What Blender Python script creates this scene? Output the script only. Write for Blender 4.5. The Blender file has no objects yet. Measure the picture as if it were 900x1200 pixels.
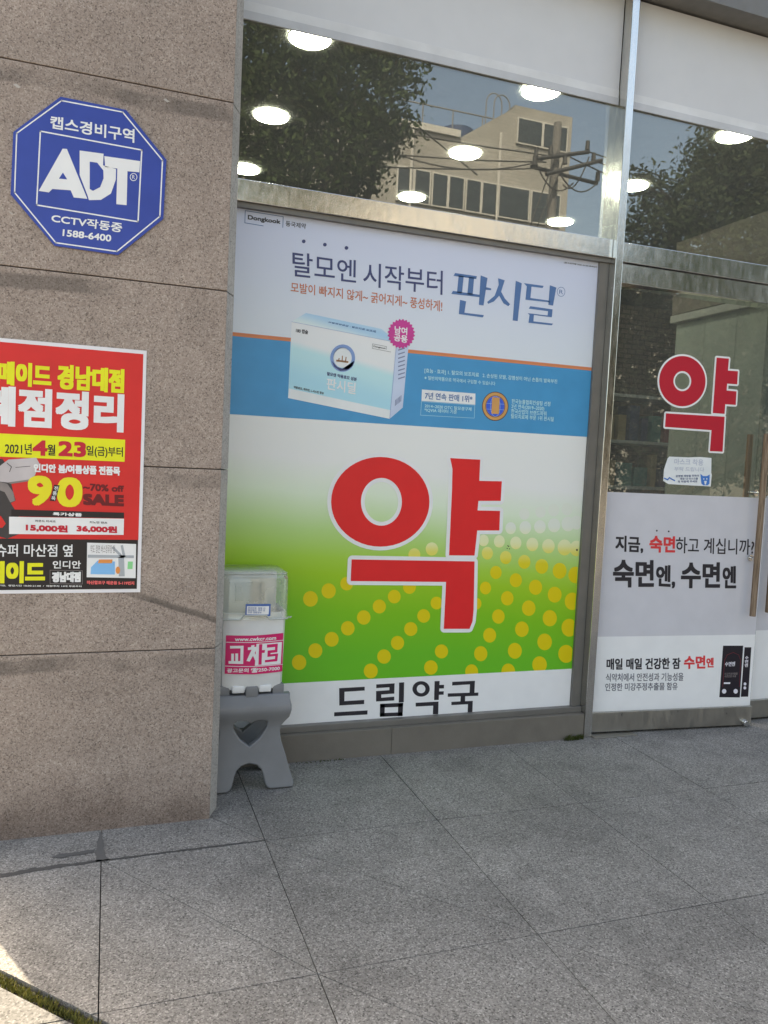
import bpy, bmesh, math, random
import numpy as np
from mathutils import Vector, Matrix
random.seed(7); rng = np.random.default_rng(7)
R_ = math.radians
SC = bpy.context.scene
COL = SC.collection

# ------------------------------------------------------------------ camera
F_PX, YAW, PITCH, ROLL, CAM_H = 917.25, 0.340785, 0.0676456, -0.0480084, 1.4
cy, sy, cp, sp = math.cos(YAW), math.sin(YAW), math.cos(PITCH), math.sin(PITCH)
cr, sr = math.cos(ROLL), math.sin(ROLL)
fwd = np.array([sy*cp, cy*cp, -sp]); rgt = np.array([cy, -sy, 0.]); dwn = np.cross(fwd, rgt)
RGT = cr*rgt + sr*dwn; DWN = -sr*rgt + cr*dwn; FWD = fwd
cam = bpy.data.objects.new('camera', bpy.data.cameras.new('camera')); COL.objects.link(cam)
M = Matrix(((RGT[0], -DWN[0], -FWD[0], 0), (RGT[1], -DWN[1], -FWD[1], 0), (RGT[2], -DWN[2], -FWD[2], CAM_H), (0, 0, 0, 1)))
cam.matrix_world = M
cam.data.sensor_fit = 'VERTICAL'; cam.data.sensor_height = 36; cam.data.lens = 36*F_PX/1200
cam.data.clip_start = 0.05; cam.data.clip_end = 2000
SC.camera = cam

# ------------------------------------------------------------------ world, sun, exposure
SUN_EL = 52.0; SUN_AZ = math.atan2(-0.44, 0.90)       # the sun stands behind the shop, to its left
w = bpy.data.worlds.new('World'); SC.world = w; w.use_nodes = True
nt = w.node_tree; sky = nt.nodes.new('ShaderNodeTexSky'); sky.sky_type = 'NISHITA'; sky.sun_disc = False
sky.sun_elevation = R_(SUN_EL); sky.sun_rotation = SUN_AZ; sky.dust_density = 3.5; sky.air_density = 1.0; sky.ozone_density = 0.3
nt.links.new(sky.outputs[0], nt.nodes['Background'].inputs[0]); nt.nodes['Background'].inputs[1].default_value = 0.15
sd = bpy.data.lights.new('sun', 'SUN'); sd.energy = 3.0; sd.angle = R_(0.5); sd.color = (1, .95, .86)
sun = bpy.data.objects.new('sun', sd); COL.objects.link(sun)
sdir = Vector((math.sin(SUN_AZ)*math.cos(R_(SUN_EL)), math.cos(SUN_AZ)*math.cos(R_(SUN_EL)), math.sin(R_(SUN_EL))))
sun.rotation_euler = (-sdir).to_track_quat('-Z', 'Y').to_euler(); sun.location = (0, 0, 30)
vs = SC.view_settings; vs.view_transform = 'Standard'; vs.look = 'None'; vs.exposure = 1.98; vs.gamma = 1; vs.use_curve_mapping = False
vs.use_white_balance = True; vs.white_balance_temperature = 8300; vs.white_balance_tint = 8
SC.cycles.max_bounces = 10; SC.cycles.transparent_max_bounces = 16; SC.cycles.glossy_bounces = 5
SC.cycles.use_denoising = True; SC.cycles.sample_clamp_indirect = 6; SC.cycles.caustics_reflective = False

# ------------------------------------------------------------------ pixel -> plane
def ray(px, py): return RGT*(px-450)/F_PX + DWN*(py-600)/F_PX + FWD
class Plane:                                           # a vertical plane parallel to the shopfront, y = const
    def __init__(s, y, warp=None): s.y = y; s.warp = warp
    def __call__(s, px, py):
        d = ray(px, py); t = s.y/d[1]; return (d[0]*t, d[2]*t + CAM_H)
class DoorPlane(Plane):                                # a plane on the leaf that stands slightly ajar, in the leaf's closed coordinates
    def __call__(s, px, py):
        d = ray(px, py); n = (-math.sin(AJAR), math.cos(AJAR)); hx_, hy_ = HINGE
        t = (s.y-hy_ + n[0]*hx_+n[1]*hy_)/(n[0]*d[0]+n[1]*d[1]); qx, qy = d[0]*t-hx_, d[1]*t-hy_
        return (qx*math.cos(AJAR)+qy*math.sin(AJAR)+hx_, d[2]*t+CAM_H)
HINGE = (2.42, 3.457); AJAR = math.radians(-4.4)
def ajar(o):
    o.rotation_euler = (0, 0, AJAR); c_, s_ = math.cos(AJAR), math.sin(AJAR); hx_, hy_ = HINGE
    o.location = (hx_-(c_*hx_-s_*hy_), hy_-(s_*hx_+c_*hy_), 0)
def gnd(px, py):
    d = ray(px, py); t = -CAM_H/d[2]; return (d[0]*t, d[1]*t)
def zz(ox, oy, sc): return lambda x, y: (ox+x/sc, oy+y/sc)
Y_GLASS = 3.465
def refl(px, py, yv):                                  # real place of what the panes mirror at virtual depth yv
    d = ray(px, py); t = yv/d[1]; return Vector((d[0]*t, 2*Y_GLASS-yv, d[2]*t+CAM_H))

# ------------------------------------------------------------------ materials
def lin(c):
    c /= 255.; return c/12.92 if c <= .04045 else ((c+.055)/1.055)**2.4
KSH = 1.38
def alb(r, g, b, k=KSH): return tuple(min(.88, max(.004, lin(v)*k)) for v in (r, g, b)) + (1,)
MATS = {}
class NT:
    def __init__(s, name):
        s.m = bpy.data.materials.new(name); s.m.use_nodes = True; s.t = s.m.node_tree
        s.b = s.t.nodes['Principled BSDF']; s.out = s.t.nodes['Material Output']
    def n(s, typ, **kw):
        o = s.t.nodes.new('ShaderNode'+typ)
        for k, v in kw.items():
            if k.startswith('i_'):
                key = k[2:]; key = int(key) if key.isdigit() else key.replace('_', ' ')
                o.inputs[key].default_value = v
            else: setattr(o, k, v)
        return o
    def l(s, a, b): s.t.links.new(a, b)
    def coord(s): return s.n('TexCoord').outputs['Object']
    def noise(s, vec, scale, detail=2, rough=.5, out='Fac'):
        o = s.n('TexNoise', i_Scale=scale, i_Detail=detail, i_Roughness=rough); s.l(vec, o.inputs['Vector']); return o.outputs[out]
    def ramp(s, fac, stops, interp='LINEAR'):
        o = s.n('ValToRGB'); r = o.color_ramp; r.interpolation = interp
        while len(r.elements) < len(stops): r.elements.new(.5)
        for e, (p, c) in zip(r.elements, stops): e.position = p; e.color = c if len(c) == 4 else (*c, 1)
        s.l(fac, o.inputs[0]); return o.outputs[0]
    def math(s, op, a, b=None, c=None):
        o = s.n('Math', operation=op)
        for i, v in enumerate((a, b, c)):
            if v is None: continue
            if isinstance(v, (int, float)): o.inputs[i].default_value = v
            else: s.l(v, o.inputs[i])
        return o.outputs[0]
    def mix(s, fac, a, b, blend='MIX'):
        o = s.n('MixRGB', blend_type=blend)
        for i, v in enumerate((fac, a, b)):
            if isinstance(v, (int, float)): o.inputs[i].default_value = v
            elif isinstance(v, tuple): o.inputs[i].default_value = v
            else: s.l(v, o.inputs[i])
        return o.outputs[0]
    def bump(s, h, strength=.3, dist=.002):
        o = s.n('Bump', i_Strength=strength, i_Distance=dist); s.l(h, o.inputs['Height']); s.l(o.outputs[0], s.b.inputs['Normal'])
def g3(v): return (v, v, v, 1)
def ink(name, rgb, rough=.45, var=.05, k=KSH, spec=.4):
    if name in MATS: return MATS[name]
    a = NT(name); co = a.coord(); c = alb(*rgb, k=k)
    n1 = a.noise(co, 9, 4); d = tuple(v*(1-var) for v in c[:3])+(1,); u = tuple(min(.9, v*(1+var)) for v in c[:3])+(1,)
    a.l(a.ramp(n1, [(.3, d), (.7, u)]), a.b.inputs['Base Color'])
    a.b.inputs['Roughness'].default_value = rough; a.b.inputs['Specular IOR Level'].default_value = spec
    MATS[name] = a.m; return a.m
def plain(name, rgba, rough=.5, metal=0, bump=0, bscale=60):
    if name in MATS: return MATS[name]
    a = NT(name); co = a.coord(); n1 = a.noise(co, 6, 5)
    a.l(a.ramp(n1, [(.25, tuple(v*.86 for v in rgba[:3])), (.75, tuple(min(1, v*1.1) for v in rgba[:3]))]), a.b.inputs['Base Color'])
    a.b.inputs['Metallic'].default_value = metal
    n2 = a.noise(co, 22, 4); a.l(a.ramp(n2, [(.3, g3(max(.02, rough-.08))), (.7, g3(min(1, rough+.1)))]), a.b.inputs['Roughness'])
    if bump: a.bump(a.noise(co, bscale, 3), bump, .002)
    MATS[name] = a.m; return a.m

def granite(name, lo, mid, hi, dark, s1, grime=None, bump=.25, stains=False, slabs=0, mixn=.55):
    a = NT(name); co = a.coord()
    v = a.n('TexVoronoi', feature='F1', i_Scale=s1); a.l(co, v.inputs['Vector'])
    n = a.n('TexWhiteNoise'); a.l(v.outputs['Color'], n.inputs['Vector'])
    sp1 = a.ramp(n.outputs['Value'], [(0, dark), (.13, lo), (.5, mid), (.8, mid), (1, hi)])
    n2 = a.noise(co, s1*.45, 3, .7); c = a.mix(a.math('MULTIPLY', n2, mixn), sp1, a.ramp(n2, [(.35, lo), (.65, hi)]))
    big = a.noise(co, 1.3, 5, .6); c = a.mix(1, c, a.ramp(big, [(.28, g3(.80)), (.72, g3(1.1))]), 'MULTIPLY')
    md = a.noise(co, 7, 5, .65); c = a.mix(1, c, a.ramp(md, [(.3, g3(.86)), (.7, g3(1.07))]), 'MULTIPLY')
    if stains:                                         # damp runs under the block joints and dirt splashed up from the pavement
        s = a.n('SeparateXYZ'); a.l(co, s.inputs[0]); z = s.outputs['Z']; x = s.outputs['X']
        wav = a.n('TexNoise', i_Scale=3.2, i_Detail=4.0); wav.noise_dimensions = '1D'; a.l(x, wav.inputs['W'])
        zz_ = a.math('ADD', z, a.math('MULTIPLY', a.math('SUBTRACT', wav.outputs['Fac'], .5), .05))
        foot = a.ramp(a.math('ADD', z, a.math('MULTIPLY', a.math('SUBTRACT', a.noise(co, 5, 4), .5), .35)), [(.0, (.60, .56, .54)), (.22, (1, 1, 1))])
        c = a.mix(1, c, foot, 'MULTIPLY')
        run = a.math('MULTIPLY', a.ramp(a.noise(co, 4, 3), [(.42, g3(0)), (.62, g3(1))]), .55)
        for jz in (.66, 1.33, 1.98, 2.647):
            band = a.ramp(a.math('SUBTRACT', a.math('ADD', zz_, .02), jz-.055), [(0, g3(0)), (.012, g3(1)), (.05, g3(1)), (.062, g3(0))])
            c = a.mix(a.math('MULTIPLY', band, run), c, (.10, .085, .075, 1))
        slope = a.math('ADD', zz_, a.math('MULTIPLY', x, .36))   # one slanting crack-like stain low on the pillar
        cr_ = a.ramp(a.math('SUBTRACT', slope, .895), [(0, g3(0)), (.006, g3(.75)), (.022, g3(.6)), (.03, g3(0))])
        low = a.math('MULTIPLY', a.ramp(x, [(.02, g3(0)), (.16, g3(1))]), cr_)
        c = a.mix(low, c, (.09, .075, .065, 1))
    if slabs:
        ge = a.n('NewGeometry'); c = a.mix(1, c, a.ramp(ge.outputs['Random Per Island'], [(0, g3(1-slabs)), (1, g3(1+slabs*.7))]), 'MULTIPLY')
        bl_ = a.noise(co, 2.6, 6, .72); c = a.mix(1, c, a.ramp(bl_, [(.33, g3(.84)), (.5, g3(1)), (.7, g3(1.05))]), 'MULTIPLY')
        vg = a.n('TexVoronoi', feature='F1', i_Scale=2.3); a.l(co, vg.inputs['Vector'])   # old gum and drip spots
        spot = a.math('MULTIPLY', a.math('LESS_THAN', a.math('ADD', vg.outputs['Distance'], a.math('MULTIPLY', a.noise(co, 60, 2), .02)), .038), .45); c = a.mix(spot, c, (.10, .097, .092, 1))
    if grime: c = a.mix(a.math('MULTIPLY', a.ramp(a.noise(co, 2.2, 6, .7), [(.55, g3(0)), (.75, g3(1))]), grime), c, (.09, .085, .08, 1))
    a.l(c, a.b.inputs['Base Color']); a.b.inputs['Roughness'].default_value = .75; a.b.inputs['Specular IOR Level'].default_value = .3
    a.bump(a.math('ADD', a.noise(co, s1*.6, 3), a.math('MULTIPLY', n.outputs['Value'], .3)), bump, .0015)
    return a.m
STONE = granite('pinkish_granite', (.265, .205, .174), (.41, .324, .275), (.575, .485, .42), (.12, .09, .074), 250, stains=True)
STRIPST = granite('grey_granite', (.36, .335, .305), (.52, .485, .45), (.62, .585, .55), (.2, .19, .175), 230)
PAVE = granite('paving_granite', (.125, .118, .107), (.25, .236, .216), (.48, .455, .42), (.036, .034, .031), 235, grime=.35, slabs=.07)
KERBST = granite('light_granite', (.09, .087, .083), (.16, .155, .148), (.26, .255, .245), (.04, .04, .04), 200, grime=.3)
JOINT = plain('joint_dirt', (.028, .026, .024), .95); MORTAR = plain('pillar_mortar', (.11, .095, .085), .95)
STEEL = None
def steel(name, base=.5, rough=.22, warm=0., dirt=.6):
    a = NT(name); co = a.coord(); mp = a.n('Mapping'); mp.inputs['Scale'].default_value = (1, 1, .3); a.l(co, mp.inputs[0])
    n1 = a.noise(mp.outputs[0], 38, 6, .7); n2 = a.noise(co, 7, 5, .65); n3 = a.noise(mp.outputs[0], 13, 6, .75)
    c = a.mix(n1, (base*.75, base*.74, base*(.72-warm), 1), (min(.95, base*1.15), min(.95, base*1.13), base*(1.09-warm), 1))
    spots = a.math('MULTIPLY', a.ramp(n3, [(.53, g3(0)), (.70, g3(1))]), dirt)
    a.l(a.mix(spots, c, (.30, .28, .24, 1)), a.b.inputs['Base Color'])
    a.l(a.math('SUBTRACT', 1, a.math('MULTIPLY', spots, .75)), a.b.inputs['Metallic'])
    a.l(a.math('ADD', a.ramp(n1, [(.3, g3(rough*.7)), (.75, g3(rough*1.4))]), a.math('MULTIPLY', spots, .3)), a.b.inputs['Roughness'])
    a.bump(a.math('ADD', n2, a.math('MULTIPLY', n1, .35)), .32, .003); return a.m
STEEL = steel('weathered_stainless', .72, .2, .015, .08); DULL = steel('dull_steel', .42, .38, .03, .25); CHROME = steel('chrome', .75, .1, 0, .1)
BROWNAL = plain('grey_aluminium', (.20, .19, .175), .45, .3, .1)
def glass(name, tint, fac):
    a = NT(name); t = a.t; co = a.coord()
    tr = a.n('BsdfTransparent'); tr.inputs[0].default_value = tint
    gl = a.n('BsdfGlossy', i_Roughness=0.0); gl.inputs[0].default_value = (.95, .95, .93, 1)
    bp = a.n('Bump', i_Strength=.05, i_Distance=.004); a.l(a.noise(co, 1.6, 1), bp.inputs['Height']); a.l(bp.outputs[0], gl.inputs['Normal'])
    fr = a.n('Fresnel', i_IOR=1.5); dust_haze = a.n('BsdfDiffuse'); dust_haze.inputs[0].default_value = (.5, .48, .44, 1)
    ge = a.n('NewGeometry'); out_ = a.math('SUBTRACT', 1, ge.outputs['Backfacing'])   # the pane's inner face adds no fresnel of its own
    m1 = a.n('MixShader'); a.l(a.math('ADD', a.math('MULTIPLY', a.math('MULTIPLY', fr.outputs[0], 1.5), out_), fac), m1.inputs[0]); a.l(tr.outputs[0], m1.inputs[1]); a.l(gl.outputs[0], m1.inputs[2])
    m2 = a.n('MixShader'); a.l(a.math('MULTIPLY', a.ramp(a.noise(co, 3.5, 6, .7), [(.3, g3(.7)), (.8, g3(1))]), .11), m2.inputs[0])  # dusty veil thickened to paint haze over the pane and lift its darks
    a.l(m1.outputs[0], m2.inputs[1]); a.l(dust_haze.outputs[0], m2.inputs[2]); a.l(m2.outputs[0], a.out.inputs[0]); return a.m
GLASS = glass('tinted_glass', (.72, .78, .76, 1), .10)
def clearplastic():
    a = NT('clear_plastic'); co = a.coord()
    tr = a.n('BsdfTransparent'); tr.inputs[0].default_value = (.93, .95, .92, 1)
    gl = a.n('BsdfGlossy', i_Roughness=.08); df = a.n('BsdfDiffuse'); df.inputs[0].default_value = (.74, .76, .71, 1)
    fr = a.n('Fresnel', i_IOR=1.5)
    m1 = a.n('MixShader'); a.l(a.math('ADD', a.math('MULTIPLY', a.noise(co, 9, 4), .22), .2), m1.inputs[0]); a.l(tr.outputs[0], m1.inputs[1]); a.l(df.outputs[0], m1.inputs[2])
    m2 = a.n('MixShader'); ge = a.n('NewGeometry'); a.l(a.math('ADD', a.math('MULTIPLY', fr.outputs[0], a.math('SUBTRACT', 1, ge.outputs['Backfacing'])), .03), m2.inputs[0]); a.l(m1.outputs[0], m2.inputs[1]); a.l(gl.outputs[0], m2.inputs[2])
    a.l(m2.outputs[0], a.out.inputs[0]); return a.m
CLEAR = clearplastic()
def emit(name, col, s):
    a = NT(name); e = a.n('Emission', i_Strength=s); e.inputs[0].default_value = col; a.l(e.outputs[0], a.out.inputs[0]); return a.m
LAMP = emit('lamp_disc', (1, .97, .92, 1), 26)
def zgrad(name, z0, z1, stops, xk=0, rough=.4, nz=0):
    a = NT(name); co = a.coord(); s = a.n('SeparateXYZ'); a.l(co, s.inputs[0])
    f = a.math('ADD', s.outputs['Z'], a.math('MULTIPLY', s.outputs['X'], xk))
    if nz: f = a.math('ADD', f, a.math('MULTIPLY', a.math('SUBTRACT', a.noise(co, 2.2, 2), .5), nz))
    mr = a.n('MapRange'); mr.inputs[1].default_value = z0; mr.inputs[2].default_value = z1; a.l(f, mr.inputs[0])
    a.l(a.ramp(mr.outputs[0], [(p, alb(*c)) for p, c in stops], 'EASE'), a.b.inputs['Base Color']); a.b.inputs['Roughness'].default_value = rough
    return a.m

# ------------------------------------------------------------------ object helpers
def link(name, me, mat, parent=None):
    o = bpy.data.objects.new(name, me); COL.objects.link(o)
    if mat is not None:
        for m in (mat if isinstance(mat, (list, tuple)) else [mat]): me.materials.append(m)
    if parent is not None: o.parent = parent
    return o
def tag(o, label, cat, group=None, kind=None):
    if label: o['label'] = label
    if cat: o['category'] = cat
    if group: o['group'] = group
    if kind: o['kind'] = kind
    return o
def empty(name, label, cat, loc=(0, 0, 0), group=None):
    # parts are modelled in world coordinates; the Empty sits at the thing's base with the offset taken out of its parts
    o = bpy.data.objects.new(name, None); COL.objects.link(o); o.empty_display_size = .1
    return tag(o, label, cat, group)
def obm(name, bm, mat, parent=None, smooth=False):
    bmesh.ops.recalc_face_normals(bm, faces=bm.faces)
    me = bpy.data.meshes.new(name); bm.to_mesh(me); bm.free()
    if smooth:
        for p in me.polygons: p.use_smooth = True
    return link(name, me, mat, parent)
def abox(bm, x0, x1, y0, y1, z0, z1, bev=0, seg=2):
    r = bmesh.ops.create_cube(bm, size=1); vs_ = r['verts']
    for v in vs_: v.co = Vector(((x0+x1)/2+v.co.x*(x1-x0), (y0+y1)/2+v.co.y*(y1-y0), (z0+z1)/2+v.co.z*(z1-z0)))
    if bev:
        es = list({e for v in vs_ for e in v.link_edges})
        bmesh.ops.bevel(bm, geom=es, offset=bev, segments=seg, affect='EDGES', profile=.5)
def box(name, x0, x1, y0, y1, z0, z1, mat, parent=None, bev=0):
    bm = bmesh.new(); abox(bm, x0, x1, y0, y1, z0, z1, bev); return obm(name, bm, mat, parent)
def acyl(bm, p0, p1, r0, r1=None, n=16, cap=True):
    p0, p1 = Vector(p0), Vector(p1); r1 = r0 if r1 is None else r1; d = (p1-p0).normalized()
    u = d.orthogonal().normalized(); v = d.cross(u); A, B = [], []
    for i in range(n):
        a = 2*math.pi*i/n; q = u*math.cos(a)+v*math.sin(a); A.append(bm.verts.new(p0+q*r0)); B.append(bm.verts.new(p1+q*r1))
    for i in range(n): bm.faces.new((A[i], A[(i+1) % n], B[(i+1) % n], B[i]))
    if cap: bm.faces.new(A[::-1]); bm.faces.new(B)
def tube(bm, pts, r, n=8):
    for a, b in zip(pts[:-1], pts[1:]): acyl(bm, a, b, r, r, n)
def prism(bm, pts, z0, z1):                              # a plan outline raised from z0 to z1
    A = [bm.verts.new((x, y, z0)) for x, y in pts]; B = [bm.verts.new((x, y, z1)) for x, y in pts]
    n = len(pts)
    for i in range(n): bm.faces.new((A[i], A[(i+1) % n], B[(i+1) % n], B[i]))
    bm.faces.new(A[::-1]); bm.faces.new(B)

# ------------------------------------------------------------------ printed artwork on a plane
LAY = .0004
def dil_offsets(r, n):
    if not r: return [(0, 0)]
    if n == 8: r *= .88; return [(0, 0)]+[(a*r, b*r) for a in (-1, 0, 1) for b in (-1, 0, 1) if (a, b) != (0, 0)]
    o = [(0, 0)]+[(r*math.cos(2*math.pi*i/n), r*math.sin(2*math.pi*i/n)) for i in range(n)]
    if r > .008: o += [(r*.5*math.cos(2*math.pi*i/6), r*.5*math.sin(2*math.pi*i/6)) for i in range(6)]
    return o
def lay(parent, name, mat, V, Fs, pl, layer, bold=0, n=8):
    V = np.asarray(V, float); vs_, fs = [], []
    offs = dil_offsets(bold, n)
    for k, (dx, dz) in enumerate(offs):
        b = len(vs_)
        for x, z in V: vs_.append((x+dx, -layer*LAY - k*.000018, z+dz))
        fs += [tuple(i+b for i in f) for f in Fs]
    me = bpy.data.meshes.new(name); me.from_pydata(vs_, [], fs)
    if pl.warp:
        bm = bmesh.new(); bm.from_mesh(me); xs = [v.co.x for v in bm.verts]; x = min(xs)+.01
        while x < max(xs):
            bmesh.ops.bisect_plane(bm, geom=list(bm.verts)+list(bm.edges)+list(bm.faces), plane_co=(x, 0, 0), plane_no=(1, 0, 0), dist=1e-6); x += .012
        for v in bm.verts: v.co.y += pl.warp(v.co.x, v.co.z)
        bm.to_mesh(me); bm.free()
    else:
        for v in me.vertices: v.co.y += pl.y
    # faces towards the street
    bm = bmesh.new(); bm.from_mesh(me)
    for f in bm.faces:
        f.normal_update()
        if f.normal.y > 0: f.normal_flip()
    bm.to_mesh(me); bm.free()
    return link(name, me, mat, parent)
def art(parent, name, mat, polys, pl, layer, z=None, bold=0, world=False, n=8):
    V, Fs = [], []
    for P in polys:
        b = len(V)
        for p in P:
            q = p if world else pl(*(z(*p) if z else p)); V.append(q)
        Fs.append(tuple(range(b, b+len(P))))
    return lay(parent, name, mat, V, Fs, pl, layer, bold, n)
def ell(cx, cy_, rx, ry=None, n=36):
    ry = rx if ry is None else ry
    return [(cx+rx*math.cos(2*math.pi*i/n), cy_+ry*math.sin(2*math.pi*i/n)) for i in range(n)]
def ring(cx, cy_, rx, ry, ix, iy, ox=0, oy=0, n=48):
    A = ell(cx, cy_, rx, ry, n); B = ell(cx+ox, cy_+oy, ix, iy, n)
    return [[A[i], A[(i+1) % n], B[(i+1) % n], B[i]] for i in range(n)]
def stroke(P, w_, closed=False):
    P = [Vector(p) for p in P]; n = len(P); out = []
    for i in range(n if closed else n-1):
        a, b = P[i], P[(i+1) % n]; d = (b-a).normalized()*w_/2; q = Vector((-d.y, d.x))
        out.append([tuple(a-d+q), tuple(b+d+q), tuple(b+d-q), tuple(a-d-q)])
    return out
TEXTS = {}
def glyphs(s):
    if s in TEXTS: return TEXTS[s]
    c = bpy.data.curves.new('lettering', 'FONT'); c.body = s; c.size = 1; c.resolution_u = 4 if len(s) < 14 else 3
    o = bpy.data.objects.new('lettering', c); COL.objects.link(o)
    dg = bpy.context.evaluated_depsgraph_get(); me = bpy.data.meshes.new_from_object(o.evaluated_get(dg))
    V = np.array([v.co[:2] for v in me.vertices]); Fs = [tuple(p.vertices) for p in me.polygons]
    bpy.data.objects.remove(o); bpy.data.curves.remove(c); bpy.data.meshes.remove(me)
    lo, hi = V.min(0), V.max(0); V = (V-lo)/(hi-lo); TEXTS[s] = (V, Fs); return V, Fs
def T(parent, s, mat, pl, layer, quad, z=None, bold=0, name='lettering', n=8):
    """quad: the pixel corners TL, BR (or TL, TR, BR, BL) the inked box of the line fills"""
    V, Fs = glyphs(s); q = [pl(*(z(*p) if z else p)) for p in quad]
    if len(q) == 2: (x0, z1), (x1, z0) = q; q = [(x0, z1), (x1, z1), (x1, z0), (x0, z0)]
    tl, tr, br, bl = map(np.array, q); u, v = V[:, :1], V[:, 1:]
    if bold:                                            # keep the fattened text inside its box
        e = bold; tl = tl+[e, -e]; tr = tr+[-e, -e]; br = br+[-e, e]; bl = bl+[e, e]
    W = bl*(1-u)*(1-v)+br*u*(1-v)+tl*(1-u)*v+tr*u*v
    return lay(parent, name, mat, W, Fs, pl, layer, bold, n)
def R2(x0, y0, x1, y1): return [(x0, y0), (x1, y0), (x1, y1), (x0, y1)]
def rectw(pl, TL, BR):
    (x0, z1), (x1, z0) = pl(*TL), pl(*BR); return x0, x1, z0, z1
def sheet(parent, name, mat, pl, x0, x1, z0, z1, t=.0012, wav=0):
    bm = bmesh.new(); abox(bm, x0, x1, pl.y, pl.y+t, z0, z1); return obm(name, bm, mat, parent)

# ------------------------------------------------------------------ THE GROUND
bm = bmesh.new(); abox(bm, -400, 400, -400, 400, -1.0, -.16); tag(obm('ground', bm, plain('earth', (.09, .085, .075), .95)), None, None, kind='structure')
def road_mat():
    a = NT('asphalt'); co = a.coord(); n1 = a.noise(co, 120, 3); n2 = a.noise(co, .5, 4)
    a.l(a.mix(1, a.ramp(n1, [(.3, g3(.03)), (.7, g3(.085))]), a.ramp(n2, [(.3, g3(.8)), (.7, g3(1.2))]), 'MULTIPLY'), a.b.inputs['Base Color'])
    a.b.inputs['Roughness'].default_value = .9; return a.m
bm = bmesh.new(); abox(bm, -150, 150, -12.5, -3.6, -.156, -.13)
tag(obm('road', bm, road_mat()), None, None, kind='structure')
bm = bmesh.new(); abox(bm, -150, 150, -8.1, -7.98, -.13, -.126); tag(obm('road_marking', bm, plain('yellow_paint', (.55, .38, .05), .7)), None, None, kind='structure')
bm = bmesh.new(); abox(bm, -150, 150, -3.6, -3.42, -.15, .012, .01); tag(obm('kerb', bm, KERBST), None, None, kind='structure')
bm = bmesh.new(); abox(bm, -150, 150, -17.9, -12.5, -.15, .0); tag(obm('far_pavement', bm, PAVE), None, None, kind='structure')
# the granite slabs: cut along the joints of the photograph, each with its own hair-thin gap
XS = [-1.98, -1.30, -.62, .008, .567, 1.247, 1.9, 2.543, 3.19, 3.83, 4.48, 5.12, 5.76, 6.4]
YS = [3.49, 2.717, 1.955, 1.21, .47, -.27, -1.01, -1.75, -2.49, -3.42]
DIAG = {(3, 0), (3, 1), (4, 1), (4, 2), (5, 2), (6, 3), (5, 3)}
MOSS = [gnd(0, 1146), gnd(45, 1172), gnd(112, 1202)]     # line of the moss strip
ma, mb = Vector(MOSS[0]), Vector(MOSS[2]); md = (mb-ma).normalized(); mn = Vector((-md.y, md.x))  # left normal
bm = bmesh.new(); bm2 = bmesh.new()
def clip(poly, p, n):                                   # half plane (q-p).n >= 0
    out = []
    for i in range(len(poly)):
        a, b = Vector(poly[i]), Vector(poly[(i+1) % len(poly)]); da, db = (a-p).dot(n), (b-p).dot(n)
        if da >= 0: out.append(tuple(a))
        if (da > 0) != (db > 0) and abs(da-db) > 1e-9: out.append(tuple(a+(b-a)*(da/(da-db))))
    return out
def shrink(poly, g):
    P = [Vector(p) for p in poly]; n = len(P); c = sum(P, Vector((0, 0)))/n; out = [tuple(p) for p in P]
    for i in range(n):
        a, b = P[i], P[(i+1) % n]; d = (b-a)
        if d.length < 1e-6: continue
        d.normalize(); nn = Vector((-d.y, d.x))
        if (c-a).dot(nn) < 0: nn = -nn
        out = clip(out, a+nn*g, nn)
        if len(out) < 3: return None
    return out
up = Vector((-md.y, md.x)); up = up if up.y > 0 else -up
MW = .020
for i in range(len(XS)-1):
    for j in range(len(YS)-1):
        jx = lambda k: XS[k]
        quad = [(XS[i], YS[j+1]), (XS[i+1], YS[j+1]), (XS[i+1], YS[j]), (XS[i], YS[j])]
        parts = [quad]
        if (i, j) in DIAG: parts = [[quad[3], quad[1], quad[2]], [quad[3], quad[0], quad[1]]]
        for P in parts:
            A = clip(P, ma+up*MW, up)
            if len(A) >= 3:
                A = shrink(A, .0014 if (i, j) in DIAG else .0020)
                if A: prism(bm, A, -.02, 0+random.uniform(-.0006, .0006))
            if i <= 5:
                Bp = clip(P, ma-up*MW, -up)
                if len(Bp) >= 3:
                    Bp = shrink(Bp, .002)
                    if Bp: prism(bm2, Bp, -.02, random.uniform(-.002, 0))
            elif not len(A): pass
abox(bm, 6.42, 150, -3.42, 3.39, -.02, 0)
o = obm('pavement', bm, PAVE); tag(o, None, None, kind='structure')
o = obm('pavement_border', bm2, KERBST); tag(o, None, None, kind='structure')
bm = bmesh.new(); abox(bm, -150, 150, -3.42, 12, -.15, -.0125); tag(obm('joint_bed', bm, JOINT), None, None, kind='structure')
bm = bmesh.new(); abox(bm, -150, -1.985, -3.42, 14, -.0125, -.001); tag(obm('side_pavement', bm, PAVE), None, None, kind='structure')
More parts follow.
